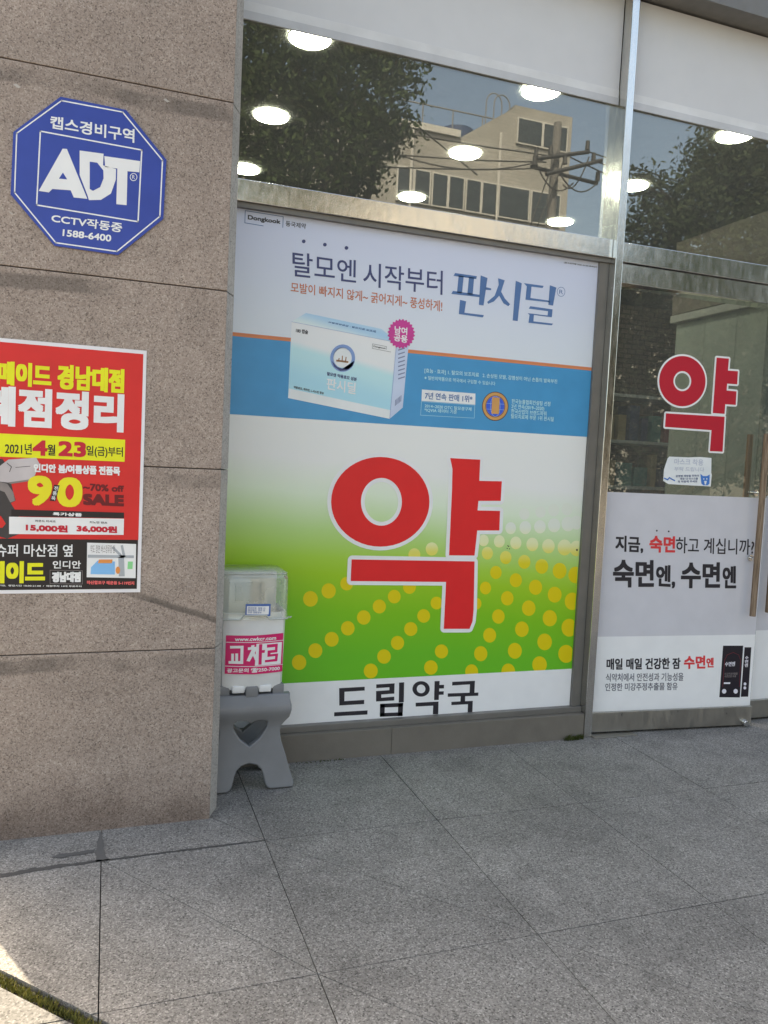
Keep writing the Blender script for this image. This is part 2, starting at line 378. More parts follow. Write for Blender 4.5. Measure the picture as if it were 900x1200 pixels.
# moss growing in the wide joint
bm = bmesh.new()
for k in range(2600):
    t = random.uniform(-.25, .62); p = ma+md*t+up*random.gauss(0, .0085)
    x, y = p; h = random.uniform(.002, .011); a = random.uniform(0, 6.3); wd = random.uniform(.001, .0028)
    z0 = -.011
    q = [bm.verts.new((x+math.cos(a)*wd, y+math.sin(a)*wd, z0)), bm.verts.new((x-math.cos(a)*wd, y-math.sin(a)*wd, z0)),
         bm.verts.new((x+random.gauss(0, .004), y+random.gauss(0, .004), z0+.006+h))]
    bm.faces.new(q)
a = NT('moss'); co = a.coord(); a.l(a.ramp(a.noise(co, 90, 3), [(.3, (.06, .065, .012)), (.5, (.17, .16, .03)), (.7, (.30, .26, .06))]), a.b.inputs['Base Color']); a.b.inputs['Roughness'].default_value = .9
MOSSM = a.m
tag(obm('moss', bm, MOSSM), 'strip of yellow green moss in the wide paving joint', 'moss', kind='stuff')

# ------------------------------------------------------------------ STONE PILLAR
YP = 2.937; PL, PR = -.562, .395
pil = empty('stone_pillar', 'pinkish granite pillar carrying the octagonal sign and red poster', 'pillar')
def pillar(parent, xl, xr):
    bm = bmesh.new(); zs = [-.02, .66, 1.332, 1.982, 2.648, 3.31, 3.97, 4.6]
    for a_, b_ in zip(zs[:-1], zs[1:]): abox(bm, xl, xr, YP, YP+.05, a_+.0020, b_-.0020, .0018, 2)
    obm('cladding_block', bm, STONE, parent)
    bm = bmesh.new(); prism(bm, [(xl+.004, YP+.012), (xr-.004, YP+.012), (xr-.004, YP+.3), (xl+.004, YP+.3)], -.02, 4.6); obm('mortar', bm, MORTAR, parent)
    bm = bmesh.new()
    for a_, b_ in zip(zs[:-1], zs[1:]):
        prism(bm, [(xr+.0015, YP+.012), (xr+.037, YP+.088), (xr+.037, 3.46), (xr+.0015, 3.46)], a_+.002, b_-.002)
    obm('corner_strip', bm, STRIPST, parent)
    bm = bmesh.new(); prism(bm, [(xl, YP+.052), (xl+.003, YP+.052), (xl+.003, 3.5), (xl, 3.5)], -.02, 4.6); obm('side_panel', bm, STONE, parent)
pillar(pil, PL, PR)
# pale chips knocked out of the stone
for q, sx in (((195, 118), .011), ((20, 101), .012), ((13, 250), .007)):
    pp = Plane(YP-.0005); x, z_ = pp(*q)
    art(pil, 'chip', plain('fresh_chip', (.5, .46, .42), .8), [[(x-sx, z_+.003), (x-.002, z_+sx*.6), (x+sx, z_-.001), (x+sx*.3, z_-sx*.5)]], pp, 1, world=True)

# ------------------------------------------------------------------ OCTAGONAL SECURITY SIGN
z1 = zz(0, 80, 3.214); sp_ = Plane(YP-.006)
sg = empty('security_sign', 'blue octagonal security sign with white lettering on the granite pillar', 'sign')
BLUE = ink('sign_blue', (38, 60, 140), .35, .07); WHT = ink('sign_white', (222, 224, 228), .4, .03)
octo = [sp_(*z1(*p)) for p in [(228, 107), (475, 157), (627, 345), (615, 567), (445, 703), (205, 668), (40, 475), (50, 240)]]
bm = bmesh.new(); A = [bm.verts.new((x, sp_.y, z)) for x, z in octo]; B = [bm.verts.new((x, YP, z)) for x, z in octo]
for i in range(8): bm.faces.new((A[i], A[(i+1) % 8], B[(i+1) % 8], B[i]))
bm.faces.new(A); bm.faces.new(B[::-1]); obm('plate', bm, BLUE, sg)
art(sg, 'border_line', WHT, stroke([z1(*p) for p in [(232, 122), (462, 165), (612, 347), (602, 558), (440, 690), (210, 657), (55, 468), (63, 245)]], 1.5, True), sp_, 1)
art(sg, 'frame_line', WHT, stroke([z1(*p) for p in [(152, 237), (534, 308), (520, 578), (138, 515)]], 1.6, True), sp_, 1)
SILV = ink('sign_silver', (212, 213, 216), .4)
art(sg, 'emblem', SILV, [[(236, 303), (252, 304), (329, 492), (278, 487), (266, 460), (197, 455), (184, 468), (146, 462)],
    [(300, 310), (390, 322), (388, 366), (437, 380), (436, 420), (418, 472), (380, 496), (335, 497), (330, 480), (300, 402)],
    [(393, 331), (528, 350), (525, 392), (480, 388), (477, 516), (438, 512), (442, 378), (396, 372)]], sp_, 2, z1)
art(sg, 'emblem_counter', BLUE, [[(237, 393), (253, 419), (222, 416)], [(338, 352), (366, 356), (389, 385), (390, 415), (377, 448), (350, 462), (338, 455)]], sp_, 3, z1)
art(sg, 'emblem_ring', SILV, ring(503, 410, 14, 15, 11.5, 12.5, n=24), sp_, 2, z1)
T(sg, 'R', SILV, sp_, 2, [(498, 402), (508, 418)], z1)
T(sg, '캡스경비구역', WHT, sp_, 2, [(190, 178), (507, 230), (506, 282), (188, 226)], z1, .0012)
T(sg, 'CCTV작동중', WHT, sp_, 2, [(195, 547), (462, 583), (458, 620), (193, 580)], z1, .0009)
T(sg, '1588-6400', WHT, sp_, 2, [(237, 606), (420, 628), (418, 654), (235, 632)], z1, .0010)

# ------------------------------------------------------------------ RED CLEARANCE POSTER
z2 = zz(0, 390, 3.75); pp = Plane(YP-.0028)
po = empty('sale_poster', 'red clearance sale poster with yellow and white lettering on the pillar', 'poster')
PAPER = ink('poster_paper', (205, 203, 206), .6, .03); RED = ink('poster_red', (196, 40, 38), .5, .05); YEL = ink('poster_yellow', (226, 205, 40), .5)
PW = ink('poster_white', (218, 216, 222), .5); PB = ink('poster_black', (34, 28, 28), .5); DRED = ink('poster_deep_red', (96, 20, 24), .5); CRIM = ink('poster_crimson', (180, 28, 48), .5)
x0, x1, zb, zt = -.487, pp(172, 411)[0], pp(164, 694)[1], pp(172, 411)[1]
bm = bmesh.new(); abox(bm, x0, x1, pp.y, pp.y+.0012, zb, zt); obm('paper', bm, PAPER, po)
ix1 = pp(168, 415)[0]; ytop = pp(168, 415)[1]
def Wr(xa, xb, za, zb_): return [(xa, za), (xb, za), (xb, zb_), (xa, zb_)]
zred = pp(*z2(600, 910))[1]; zbl = pp(*z2(600, 1125))[1]
art(po, 'red_field', RED, [Wr(x0+.012, ix1, zred, ytop)], pp, 1, world=True)
art(po, 'black_band', PB, [Wr(x0+.012, ix1-.001, zbl, zred)], pp, 1, world=True)
xl_ = x0+.03
(xb, za_), (_, zb_) = pp(*z2(550, 470)), pp(*z2(550, 567)); art(po, 'yellow_band', YEL, [Wr(xl_, xb, zb_, za_)], pp, 2, world=True)
def TW(parent, s, mat, pl, layer, xa, xb, za, zb_, bold=0, name='lettering'):
    V, Fs = glyphs(s); V = np.column_stack((xa+bold+(xb-xa-2*bold)*V[:, 0], za+bold+(zb_-za-2*bold)*V[:, 1])); return lay(parent, name, mat, V, Fs, pl, layer, bold)
def row(s, mat, zy, rightpx, ytop_, ybot, bold, layer=3, left=None, z=z2, parent=po, pl=pp):
    xa = left; xb, zt_ = pl(*z(rightpx, ytop_)); zb_ = pl(*z(rightpx, ybot))[1]
    return TW(parent, s, mat, pl, layer, xa, xb, zb_, zt_, bold)
xv = lambda px, py: pp(*z2(px, py))[0]
# lines that run on past the left edge of the photograph keep the width of their visible letters
c1 = (xv(548, 200)-xv(250, 200))/4.0
row('웰메이드', YEL, None, 228, 140, 245, .0042, left=xv(228, 190)-c1*4.12)
row('경남대점', YEL, None, 548, 160, 268, .0042, left=xv(252, 190))
c2 = (xv(548, 350)-xv(75, 350))/3.0
row('폐점정리', PW, None, 548, 270, 440, .0068, left=xv(548, 350)-c2*4.02)
T(po, '2021년', PB, pp, 3, [(22, 482), (140, 487), (140, 535), (22, 532)], z2, .0006)
T(po, '4', CRIM, pp, 3, [(143, 470), (208, 542)], z2, .0035); T(po, '월', PB, pp, 3, [(208, 490), (243, 540)], z2, .0008)
T(po, '23', CRIM, pp, 3, [(256, 474), (378, 548)], z2, .0035); T(po, '일(금)부터', PB, pp, 3, [(380, 495), (540, 503), (540, 552), (380, 546)], z2, .0006)
T(po, '인디안 봄/여름상품 전품목', PW, pp, 7, [(148, 574), (528, 588), (528, 628), (148, 612)], z2, .0016)
NUM = ink('poster_number', (224, 196, 44), .5)
T(po, '9', NUM, pp, 4, [(122, 625), (228, 762)], z2, .0062); T(po, '0', NUM, pp, 4, [(250, 632), (362, 768)], z2, .0062)
art(po, 'tag_strip', PB, [[(238, 668), (262, 670), (244, 740), (219, 738)]], pp, 5, z2)
for k, ch in enumerate('전품목'): T(po, ch, PW, pp, 6, [(238-k*6, 674+k*22), (256-k*6, 692+k*22)], z2, .0003)
T(po, '~70% off', DRED, pp, 3, [(365, 660), (545, 672), (545, 700), (365, 694)], z2, .0014)
T(po, 'SALE', DRED, pp, 3, [(365, 706), (545, 712), (545, 764), (365, 757)], z2, .0036)
art(po, 'price_header', PB, [[(50, 776), (545, 790), (545, 815), (50, 806)]], pp, 3, z2); T(po, '특가상품', PW, pp, 4, [(232, 788), (360, 792), (360, 808), (232, 803)], z2, .0008)
art(po, 'price_panel', PW, [[(40, 808), (545, 817), (543, 888), (40, 884)]], pp, 3, z2)
T(po, '15,000원', CRIM, pp, 4, [(113, 838), (298, 846), (298, 880), (113, 872)], z2, .0018); T(po, '36,000원', CRIM, pp, 4, [(336, 843), (515, 850), (515, 882), (336, 876)], z2, .0018)
GRY = ink('poster_grey', (120, 112, 112), .5)
T(po, '라운드 티셔츠', PB, pp, 4, [(155, 821), (245, 824), (245, 834), (155, 831)], z2, .0002); T(po, '치노면 팬츠', PB, pp, 4, [(393, 827), (472, 830), (472, 840), (393, 837)], z2, .0002)
c3 = (xv(322, 950)-xv(92, 950))/4.2
row('슈퍼 마산점 옆', PW, None, 320, 930, 985, .0007, left=xv(320, 950)-c3*6.15)
row('웰메이드', YEL, None, 200, 1003, 1100, .0045, left=xv(200, 1050)-(xv(200, 1050)-xv(0, 1050))*1.76)
T(po, '인디안', PW, pp, 3, [(232, 1001), (355, 1036)], z2, .0008)
art(po, 'name_box_line', GRY, stroke([z2(*p) for p in [(220, 1043), (362, 1045), (362, 1104), (220, 1102)]], .5, True), pp, 2); T(po, '경남대점', PW, pp, 3, [(228, 1050), (355, 1096)], z2, .0026)
T(po, 'TEL  영업시간 10:00-21:00  /  매장주차 14대 무료주차', PW, pp, 3, [(0, 1106), (360, 1110), (360, 1118), (0, 1114)], z2, .0002)
art(po, 'map_panel', PW, [[(383, 922), (598, 928), (596, 1078), (381, 1074)]], pp, 3, z2)
ROADM = ink('map_road', (150, 155, 160), .5); LBL = ink('map_blue', (110, 165, 220), .5); MOR = ink('map_orange', (215, 130, 70), .5); MGR = ink('map_green', (120, 190, 130), .5)
art(po, 'map_roads', ROADM, [[(386, 975), (588, 978), (588, 990), (386, 988)], [(520, 985), (545, 985), (548, 1070), (522, 1070)], [(490, 945), (498, 938), (545, 985), (535, 990)], [(530, 935), (540, 932), (552, 985), (540, 985)]], pp, 4, z2)
art(po, 'map_block', LBL, [[(400, 1030), (430, 1000), (505, 1005), (505, 1062), (398, 1060)]], pp, 4, z2)
art(po, 'map_marker', MOR, [[(435, 996), (495, 996), (492, 1012), (430, 1012)], ell(518, 1043, 10, 16, 14)], pp, 5, z2)
art(po, 'map_green', MGR, [[(562, 1005), (584, 1005), (582, 1038), (560, 1038)]], pp, 4, z2)
T(po, '약도 정면 버스정류장 앞', GRY, pp, 4, [(398, 932), (505, 968)], z2)
T(po, '마산합포구 해운동 5-119번지', ink('poster_red_text', (220, 90, 90), .5), pp, 3, [(382, 1088), (590, 1092), (590, 1108), (382, 1105)], z2, .0008)
CLO = ink('poster_cloth', (54, 50, 50), .5, .2); CLO2 = ink('poster_bag', (172, 165, 166), .5, .12); CLO3 = ink('poster_shadow', (118, 110, 108), .5, .2)
z5 = zz(0, 530, 7.06)
art(po, 'model_picture', CLO, [[(-330, 40), (20, 55), (60, 110), (110, 330), (130, 400), (90, 420), (150, 520), (180, 620), (150, 680), (60, 715), (-30, 690), (-330, 700)]], pp, 2, z5)
art(po, 'model_bag', CLO2, [[(-10, 120), (70, 60), (300, 45), (325, 90), (290, 190), (240, 225), (60, 250), (-20, 240)]], pp, 4, z5)
art(po, 'model_bag_shade', CLO3, [[(60, 250), (240, 225), (290, 190), (280, 215), (240, 238), (90, 262)], [(-20, 240), (60, 260), (110, 330), (125, 400), (85, 415), (40, 330), (-40, 300)]], pp, 3, z5)
art(po, 'model_gap', RED, [[(-60, 500), (10, 530), (48, 590), (20, 625), (-60, 620)]], pp, 3, z5)
art(po, 'bag_flap', CLO, stroke([(60, 90), (95, 120), (80, 160)], 6)+stroke([(130, 125), (250, 115)], 4), pp, 5, z5)

# ------------------------------------------------------------------ SHOPFRONT BUILDING
GREYW = plain('rendered_wall', (.30, .28, .26), .9, 0, .3, 40)
sb = empty('shop_building', 'ground floor pharmacy building behind the glass shopfront', 'building')
YB = 3.40
INT_W = plain('inside_wall', (.10, .095, .085), .8); INT_D = plain('inside_brick', (.05, .04, .033), .8); CEIL = plain('inside_ceiling', (.16, .165, .16), .8)
box('floor', PL+.1, 9.0, 3.60, 9.4, -.02, .01, plain('inside_floor', (.12, .11, .10), .4), sb)
box('ceiling', PL+.1, 9.0, 3.56, 9.4, 3.62, 3.72, CEIL, sb)
box('rear_wall', PL+.1, 9.0, 9.4, 9.55, -.1, 10, INT_W, sb)
box('side_wall', PL, PL+.1, 3.47, 9.55, -.1, 10, STONE, sb)
box('side_wall', 9.0, 9.1, 3.47, 9.55, -.1, 10, STONE, sb)
box('fascia', PL+.45, 9.0, 3.33, 3.56, 3.75, 4.6, BROWNAL, sb)
box('upper_wall', PL, 9.1, 3.2, 3.47, 4.6, 10, STONE, sb); box('roof', PL, 9.1, 3.2, 9.55, 10.0, 10.2, GREYW, sb)
box('front_wall', 5.6, 9.0, 3.38, 3.6, 0, 3.75, STONE, sb)
# brown inner wall with courses, and the pale partition that runs in from the glass
def brickmat():
    a = NT('dark_brick'); co = a.coord(); mp = a.n('Mapping'); mp.inputs['Rotation'].default_value = (R_(90), 0, 0); a.l(co, mp.inputs[0])
    b = a.n('TexBrick', i_Scale=5.5); b.inputs['Color1'].default_value = (.06, .045, .036, 1); b.inputs['Color2'].default_value = (.10, .075, .06, 1); b.inputs['Mortar'].default_value = (.025, .02, .018, 1)
    b.inputs['Mortar Size'].default_value = .03; a.l(mp.outputs[0], b.inputs[0]); a.l(b.outputs[0], a.b.inputs['Base Color']); return a.m
box('brick_wall', 1.2, 5.2, 6.3, 6.4, 0.01, 2.95, brickmat(), sb)
PART = plain('pale_partition', (.42, .48, .44), .6)
def inside(px, py, x):                                  # point on an inside wall x = const
    d = ray(px, py); t = x/d[0]; return d[1]*t, d[2]*t+CAM_H
XW = 3.62; (yf_, zf_), (yn_, zn_) = inside(793, 381, XW), inside(897, 356, XW); yn_ = 3.62; ZW = (zf_+zn_)/2
bm = bmesh.new()
for k in range(3): abox(bm, XW, XW+.06, yn_+(yf_-yn_)*k/3+.004, yn_+(yf_-yn_)*(k+1)/3, .01, ZW, .002)
obm('partition', bm, PART, sb)
box('partition_cap', XW-.04, XW+.06, yn_, yf_+.02, ZW+.004, ZW+.05, plain('cap_white', (.55, .56, .54), .4), sb)
box('bulkhead', XW-.03, 5.2, yn_, yf_+.02, ZW+.06, 2.95, plain('bulkhead_brown', (.20, .17, .14), .6), sb)

# ceiling lamps
LX, LY = (.96, 2.365, 3.81), (4.25, 5.30, 6.35)
def place_lamp():
    L = empty('ceiling_light', '', 'ceiling light', group='round ceiling lights inside the pharmacy')
    bm = bmesh.new(); acyl(bm, (0, 0, -.006), (0, 0, 0), .112, .112, 40); obm('diffuser', bm, LAMP, L)
    bm = bmesh.new(); n = 40
    for (ra, za_, rb, zb2) in ((.1125, -.0062, .116, -.008), (.116, -.008, .119, -.001)):
        for i in range(n):
            a0, a1 = 2*math.pi*i/n, 2*math.pi*(i+1)/n
            bm.faces.new([bm.verts.new((r*math.cos(t), r*math.sin(t), z_)) for r, t, z_ in ((ra, a0, za_), (ra, a1, za_), (rb, a1, zb2), (rb, a0, zb2))])
    bmesh.ops.remove_doubles(bm, verts=bm.verts, dist=1e-5); obm('rim', bm, plain('lamp_rim', (.6, .6, .6), .4), L)
    return L
lp = place_lamp(); first = True
rows = ('nearest the window', 'in the middle row', 'deepest in the shop'); cols = ('beside the pillar', 'above the middle of the advert window', 'behind the door bay')
for j, y in enumerate(LY):
    for i, x in enumerate(LX):
        if first: L = lp; first = False
        else:
            L = lp.copy(); COL.objects.link(L)
            for ch in list(lp.children):
                c = ch.copy(); COL.objects.link(c); c.parent = L
        L.location = (x, y, 3.615); L['label'] = 'round white ceiling light %s, %s' % (rows[j], cols[i])

# roller blinds behind the upper panes
BLM = ink('shade_cloth', (188, 189, 191), .8, .015)
PBL = Plane(3.455)
for k, (xa, xb, q, lb) in enumerate(((.438, 2.364, (720, 122.5), 'white shade panel across the top of the wide window beside the pillar'), (2.4135, 4.995, (743, 128), 'white shade panel across the top of the high pane above the glass doors'))):
    bl = empty('shade_panel', lb, 'shade', group='white shade panels across the upper panes')
    zb_ = PBL(*q)[1]
    box('cloth', xa, xb, 3.459, 3.462, zb_+.075, 3.742, BLM, bl); box('hem', xa, xb, 3.456, 3.4625, zb_+.036, zb_+.0745, plain('blind_hem', (.76, .765, .77), .5), bl, .001)
    box('bottom_bar', xa, xb, 3.453, 3.4625, zb_, zb_+.0355, plain('blind_bar', (.60, .61, .63), .5), bl, .001)

# the wide window bay: base, sill frame, panes, transom, mullion
wn = empty('shop_window', 'wide shop window in a steel frame between pillar and glass door', 'window')
BASE = plain('base_concrete', (.175, .155, .13), .85, 0, .25, 90)
bm = bmesh.new()
for a_, b_ in ((.434, 1.2985), (1.30, 2.366)): abox(bm, a_, b_, YB, 3.6, -.02, .128, .002)
obm('base', bm, BASE, wn)
box('sill', .434, 2.366, 3.43, 3.50, .1285, .158, BROWNAL, wn, .002)
box('glass', .436, 2.368, Y_GLASS, Y_GLASS+.008, 2.56, 3.745, GLASS, wn)
pl_f = Plane(3.43)
zt0, zt1 = pl_f(280, 235)[1], pl_f(280, 209)[1]
box('transom', .436, 2.3665, 3.425, 3.54, zt0, zt1, STEEL, wn, .003)
box('frame_strip', .436, 2.3665, 3.437, 3.50, zt0-.022, zt0-.001, BROWNAL, wn)
box('frame_strip', 2.312, 2.366, 3.447, 3.50, .159, zt0-.0225, BROWNAL, wn)
box('backing_panel', .436, 2.31, 3.475, 3.50, .159, zt0-.023, plain('backing_white', (.6, .6, .6), .6), wn)
bm = bmesh.new(); abox(bm, 2.367, 2.411, YB-.005, 3.56, .0, 3.749, .003); obm('mullion', bm, STEEL, wn)
box('header', .436, 2.366, 3.44, 3.56, 3.7455, 3.7495, BROWNAL, wn)

# door bay: overlight, double transom, two frameless leaves
dl = empty('overlight_window', 'high pane above the glass doors right of the steel mullion', 'window')
pd = Plane(3.42)
zu1, zu0 = pd(731, 284)[1], pd(729, 308)[1]; zl0 = pd(728, 331)[1]
box('glass', 2.4125, 5.0, Y_GLASS, Y_GLASS+.008, zu1-.01, 3.745, GLASS, dl)
box('transom', 2.4125, 5.0, 3.415, 3.54, zu0+.004, zu1, STEEL, dl, .003)
box('lower_transom', 2.4125, 5.0, 3.425, 3.54, zl0, zu0, STEEL, dl, .003)
box('end_post', 5.0, 5.6, YB-.02, 3.58, 0, 3.749, STEEL, dl)
pdoor = DoorPlane(3.435)
DL, DR = 2.42, DoorPlane(3.447)(890, 700)[0]
def door(label, xa, xb, yoff, handle_right=True):
    d = empty('glass_door', label, 'door', group='frameless glass door leaves')
    y0 = 3.452+yoff
    zr0, zr1 = .012, .118
    box('glass', xa, xb, y0, y0+.010, zr1-.02, zl0-.012, GLASS, d)
    box('bottom_rail', xa, xb, y0-.018, y0+.028, zr0, zr1, DULL, d, .003)
    return d, y0
d1, yd = door('glass door leaf with the white sleep advert beside the steel mullion', DL, DR, 0)
ajar(d1); bm = bmesh.new(); xk, zk = pdoor(872, 846); acyl(bm, (xk, yd-.019, zk), (xk, yd-.034, zk), .019, .017, 24); acyl(bm, (xk, yd-.034, zk), (xk, yd-.037, zk), .012, .010, 20)
obm('lock', bm, CHROME, d1)
WOOD = None
a = NT('worn_wood'); co = a.coord(); mp = a.n('Mapping'); mp.inputs['Scale'].default_value = (1, 1, .06); a.l(co, mp.inputs[0]); nn = a.noise(mp.outputs[0], 160, 5, .6)
c_ = a.ramp(nn, [(.3, (.10, .065, .04)), (.5, (.23, .155, .10)), (.75, (.36, .27, .19))]); a.l(c_, a.b.inputs['Base Color']); a.b.inputs['Roughness'].default_value = .6; a.bump(nn, .3); WOOD = a.m
a = NT('varnished_wood'); co = a.coord(); mp = a.n('Mapping'); mp.inputs['Scale'].default_value = (1, 1, .06); a.l(co, mp.inputs[0]); nn = a.noise(mp.outputs[0], 140, 5, .6)
a.l(a.ramp(nn, [(.3, (.26, .11, .03)), (.7, (.45, .22, .07))]), a.b.inputs['Base Color']); a.b.inputs['Roughness'].default_value = .35; WOOD2 = a.m
yh = yd-.058; ph = DoorPlane(yh); (hx, hz1), (_, hz0) = ph(890.5, 508), ph(886, 722); hx = (ph(894.5, 508)[0]+ph(886.5, 722)[0])/2
bm = bmesh.new(); acyl(bm, (hx, yh, hz0), (hx, yh, hz1), .0165, .0165, 20)
hd = obm('handle', bm, WOOD, d1)
bm = bmesh.new()
for zz_ in (ph(886, 578)[1], ph(884, 655)[1]):
    acyl(bm, (hx, yh+.012, zz_), (hx, yd+.07, zz_), .008, .008, 12); acyl(bm, (hx, yd-.012, zz_), (hx, yd-.001, zz_), .017, .017, 18)
obm('standoff', bm, CHROME, hd)
bm = bmesh.new(); acyl(bm, (hx, yd+.07, hz0), (hx, yd+.07, hz1), .0165, .0165, 20); obm('inside_handle', bm, WOOD2, d1)
d2, yd2 = door('glass door leaf at the right edge of the photo', DR-.002, 4.66, .012)
bm = bmesh.new(); hx2 = DR+.085; acyl(bm, (hx2+.02, yd2-.058, hz0), (hx2+.02, yd2-.058, hz1), .0165, .0165, 20); hd2 = obm('handle', bm, WOOD, d2)
box('side_panel', 4.67, 4.998, 3.45, 3.47, .0, zl0, DULL, dl)
# floor spring cover at the foot of the door
bm = bmesh.new(); (xa, ya), (xb, yb) = gnd(690, 868), gnd(757, 862); abox(bm, 2.42, 2.68, 3.37, 3.435, -.002, .006, .002)
tag(obm('floor_spring_cover', bm, DULL), 'thin steel floor plate under the hinge side of the door', 'floor plate')

# ------------------------------------------------------------------ ADVERT (hair product)
ya = 3.462; ap = Plane(ya)
ad = empty('advert_poster', 'white and blue hair tonic advert with a printed carton above the green sign', 'poster')
ADW = zgrad('advert_lavender', 1.9, 2.45, [(0, (196, 203, 222)), (1, (186, 192, 212))], .02, .35); ADB = ink('advert_blue', (52, 134, 178), .35, .04); ADO = ink('advert_orange', (196, 118, 80), .4, .04)
xL, xR = .478, ap(710.5, 304.7)[0]; zB, zT = ap(480, 498.7)[1], ap(480, 269.6)[1]
sheet(ad, 'print', ADW, ap, xL, xR, zB, zT)
z3 = zz(270, 230, 3.913); z4 = zz(480, 270, 3.75)
zo1, zo0 = ap(*z4(400, 563))[1], ap(*z4(400, 578))[1]
art(ad, 'blue_field', ADB, [Wr(xL, xR, zB, zo0)], ap, 1, world=True); art(ad, 'orange_line', ADO, [Wr(xL, xR, zo0, zo1)], ap, 1, world=True)
NAVY = ink('advert_navy', (58, 66, 104), .4); SBL = ink('advert_steel_blue', (70, 104, 148), .4); BRN = ink('advert_brown', (178, 104, 76), .4); AK = ink('advert_black', (60, 60, 66), .4); AWH = ink('advert_white', (212, 218, 232), .4)
LBT = ink('advert_pale_blue', (168, 205, 226), .4)
T(ad, 'Dongkook', AK, ap, 2, [(80, 85), (230, 108), (229, 133), (79, 112)], z3, .0012)
art(ad, 'logo_line', SBL, stroke([z3(*p) for p in [(150, 136), (66, 122), (68, 66), (242, 94), (240, 143)]], .75), ap, 2)
T(ad, '동국제약', AK, ap, 2, [(254, 112), (347, 126), (346, 150), (253, 137)], z3, .0004)
for q in ((336, 207), (433, 222), (532, 237)): art(ad, 'accent_dot', NAVY, [ell(*q, 8.5, 8.5, 18)], ap, 2, z3)
T(ad, '탈모엔', NAVY, ap, 2, [(284, 252), (578, 294), (576, 398), (285, 366)], z3, .0008)
T(ad, '시작부터', NAVY, ap, 2, [z3(610, 302), z4(146, 178), z4(144, 284), z3(608, 412)], None, .0008)
T(ad, '모발이 빠지지 않게~ 굵어지게~ 풍성하게!', BRN, ap, 2, [z3(277, 393), z4(144, 309), z4(143, 358), z3(276, 440)], None, .0006)
zp = zz(520, 300, 5.625)
art(ad, 'product_name', SBL, [[(75, 112), (218, 133), (214, 152), (64, 131)], [(98, 128), (131, 133), (120, 246), (87, 241)], [(166, 138), (200, 143), (190, 257), (155, 252)], [(60, 230), (238, 256), (236, 271), (50, 250)],
    [(243, 128), (288, 145), (262, 327), (231, 322)], [(276, 205), (312, 214), (312, 226), (273, 222)], [(107, 289), (147, 299), (136, 374), (264, 390), (258, 405), (99, 383)],
    [(358, 147), (402, 160), (378, 235), (402, 280), (437, 318), (425, 331), (393, 312), (365, 262), (330, 300), (292, 315), (286, 303), (335, 262), (362, 190)],
    [(474, 163), (514, 180), (487, 429), (454, 425)], [(528, 179), (658, 197), (652, 211), (578, 202), (571, 277), (700, 295), (698, 306), (538, 288), (547, 200)], [(699, 193), (742, 208), (720, 327), (689, 322)],
    [(570, 331), (717, 352), (712, 404), (594, 389), (591, 431), (720, 446), (711, 457), (558, 440), (565, 388), (553, 377), (684, 392), (687, 364), (560, 347)]], ap, 2, zp)
art(ad, 'registered_ring', SBL, ring(773, 236, 27, 32, 24, 29, n=28), ap, 2, zp); T(ad, 'R', SBL, ap, 2, [(762, 222), (786, 252)], zp)
T(ad, '(광고심의필 2021-0123-004567)', AK, ap, 2, [(678, 137), (824, 158), (824, 166), (678, 146)], z4, .0002)
T(ad, '[효능 · 효과] 1. 탈모의 보조치료   2. 손상된 모발, 감염성이 아닌 손톱의 발육부진', LBT, ap, 3, [(65, 605), (648, 655), (648, 676), (65, 628)], z4, .0003)
T(ad, '※ 일반의약품으로 약국에서 구입할 수 있습니다', LBT, ap, 3, [(65, 638), (376, 665), (376, 682), (65, 656)], z4, .0002)
art(ad, 'claim_panel', AWH, [[(54, 699), (289, 717), (288, 766), (52, 749)]], ap, 2, z4); T(ad, '7년 연속 판매 1위*', SBL, ap, 3, [(68, 710), (276, 727), (275, 757), (66, 741)], z4, .0008)
art(ad, 'claim_line', LBT, stroke([z4(*p) for p in [(52, 752), (286, 768), (284, 825), (48, 812)]], .35, True), ap, 2)
T(ad, '2014~2020 OTC 탈모경구제\n*IQVIA 데이터 기준', LBT, ap, 3, [(66, 762), (272, 778), (270, 812), (64, 798)], z4, .0003)
GOLD = ink('advert_gold', (190, 140, 84), .4); MEDB = ink('advert_medal_blue', (44, 84, 190), .4); DKB = ink('advert_deep_brown', (70, 48, 40), .4)
art(ad, 'medal', GOLD, [ell(376, 773, 58, 64)], ap, 2, z4); art(ad, 'medal_ring', DKB, ring(376, 773, 58, 64, 55, 61)+ring(376, 773, 43, 48, 41, 46), ap, 3, z4); art(ad, 'medal_globe', MEDB, [ell(376, 773, 40, 45)], ap, 3, z4)
art(ad, 'medal_grid', LBT, stroke([(337, 760), (415, 764)], 1)+stroke([(337, 785), (415, 789)], 1)+ring(376, 773, 22, 45, 21, 44), ap, 4, z4)
T(ad, '1', GOLD, ap, 5, [(362, 732), (392, 808)], z4, .004)
T(ad, '한국능률협회컨설팅 선정\n2년 연속(2019~2020)\n한국산업의 브랜드파워\n탈모치료제 부문 1위 판시딜', LBT, ap, 3, [(448, 740), (636, 754), (632, 840), (444, 826)], z4, .0003)
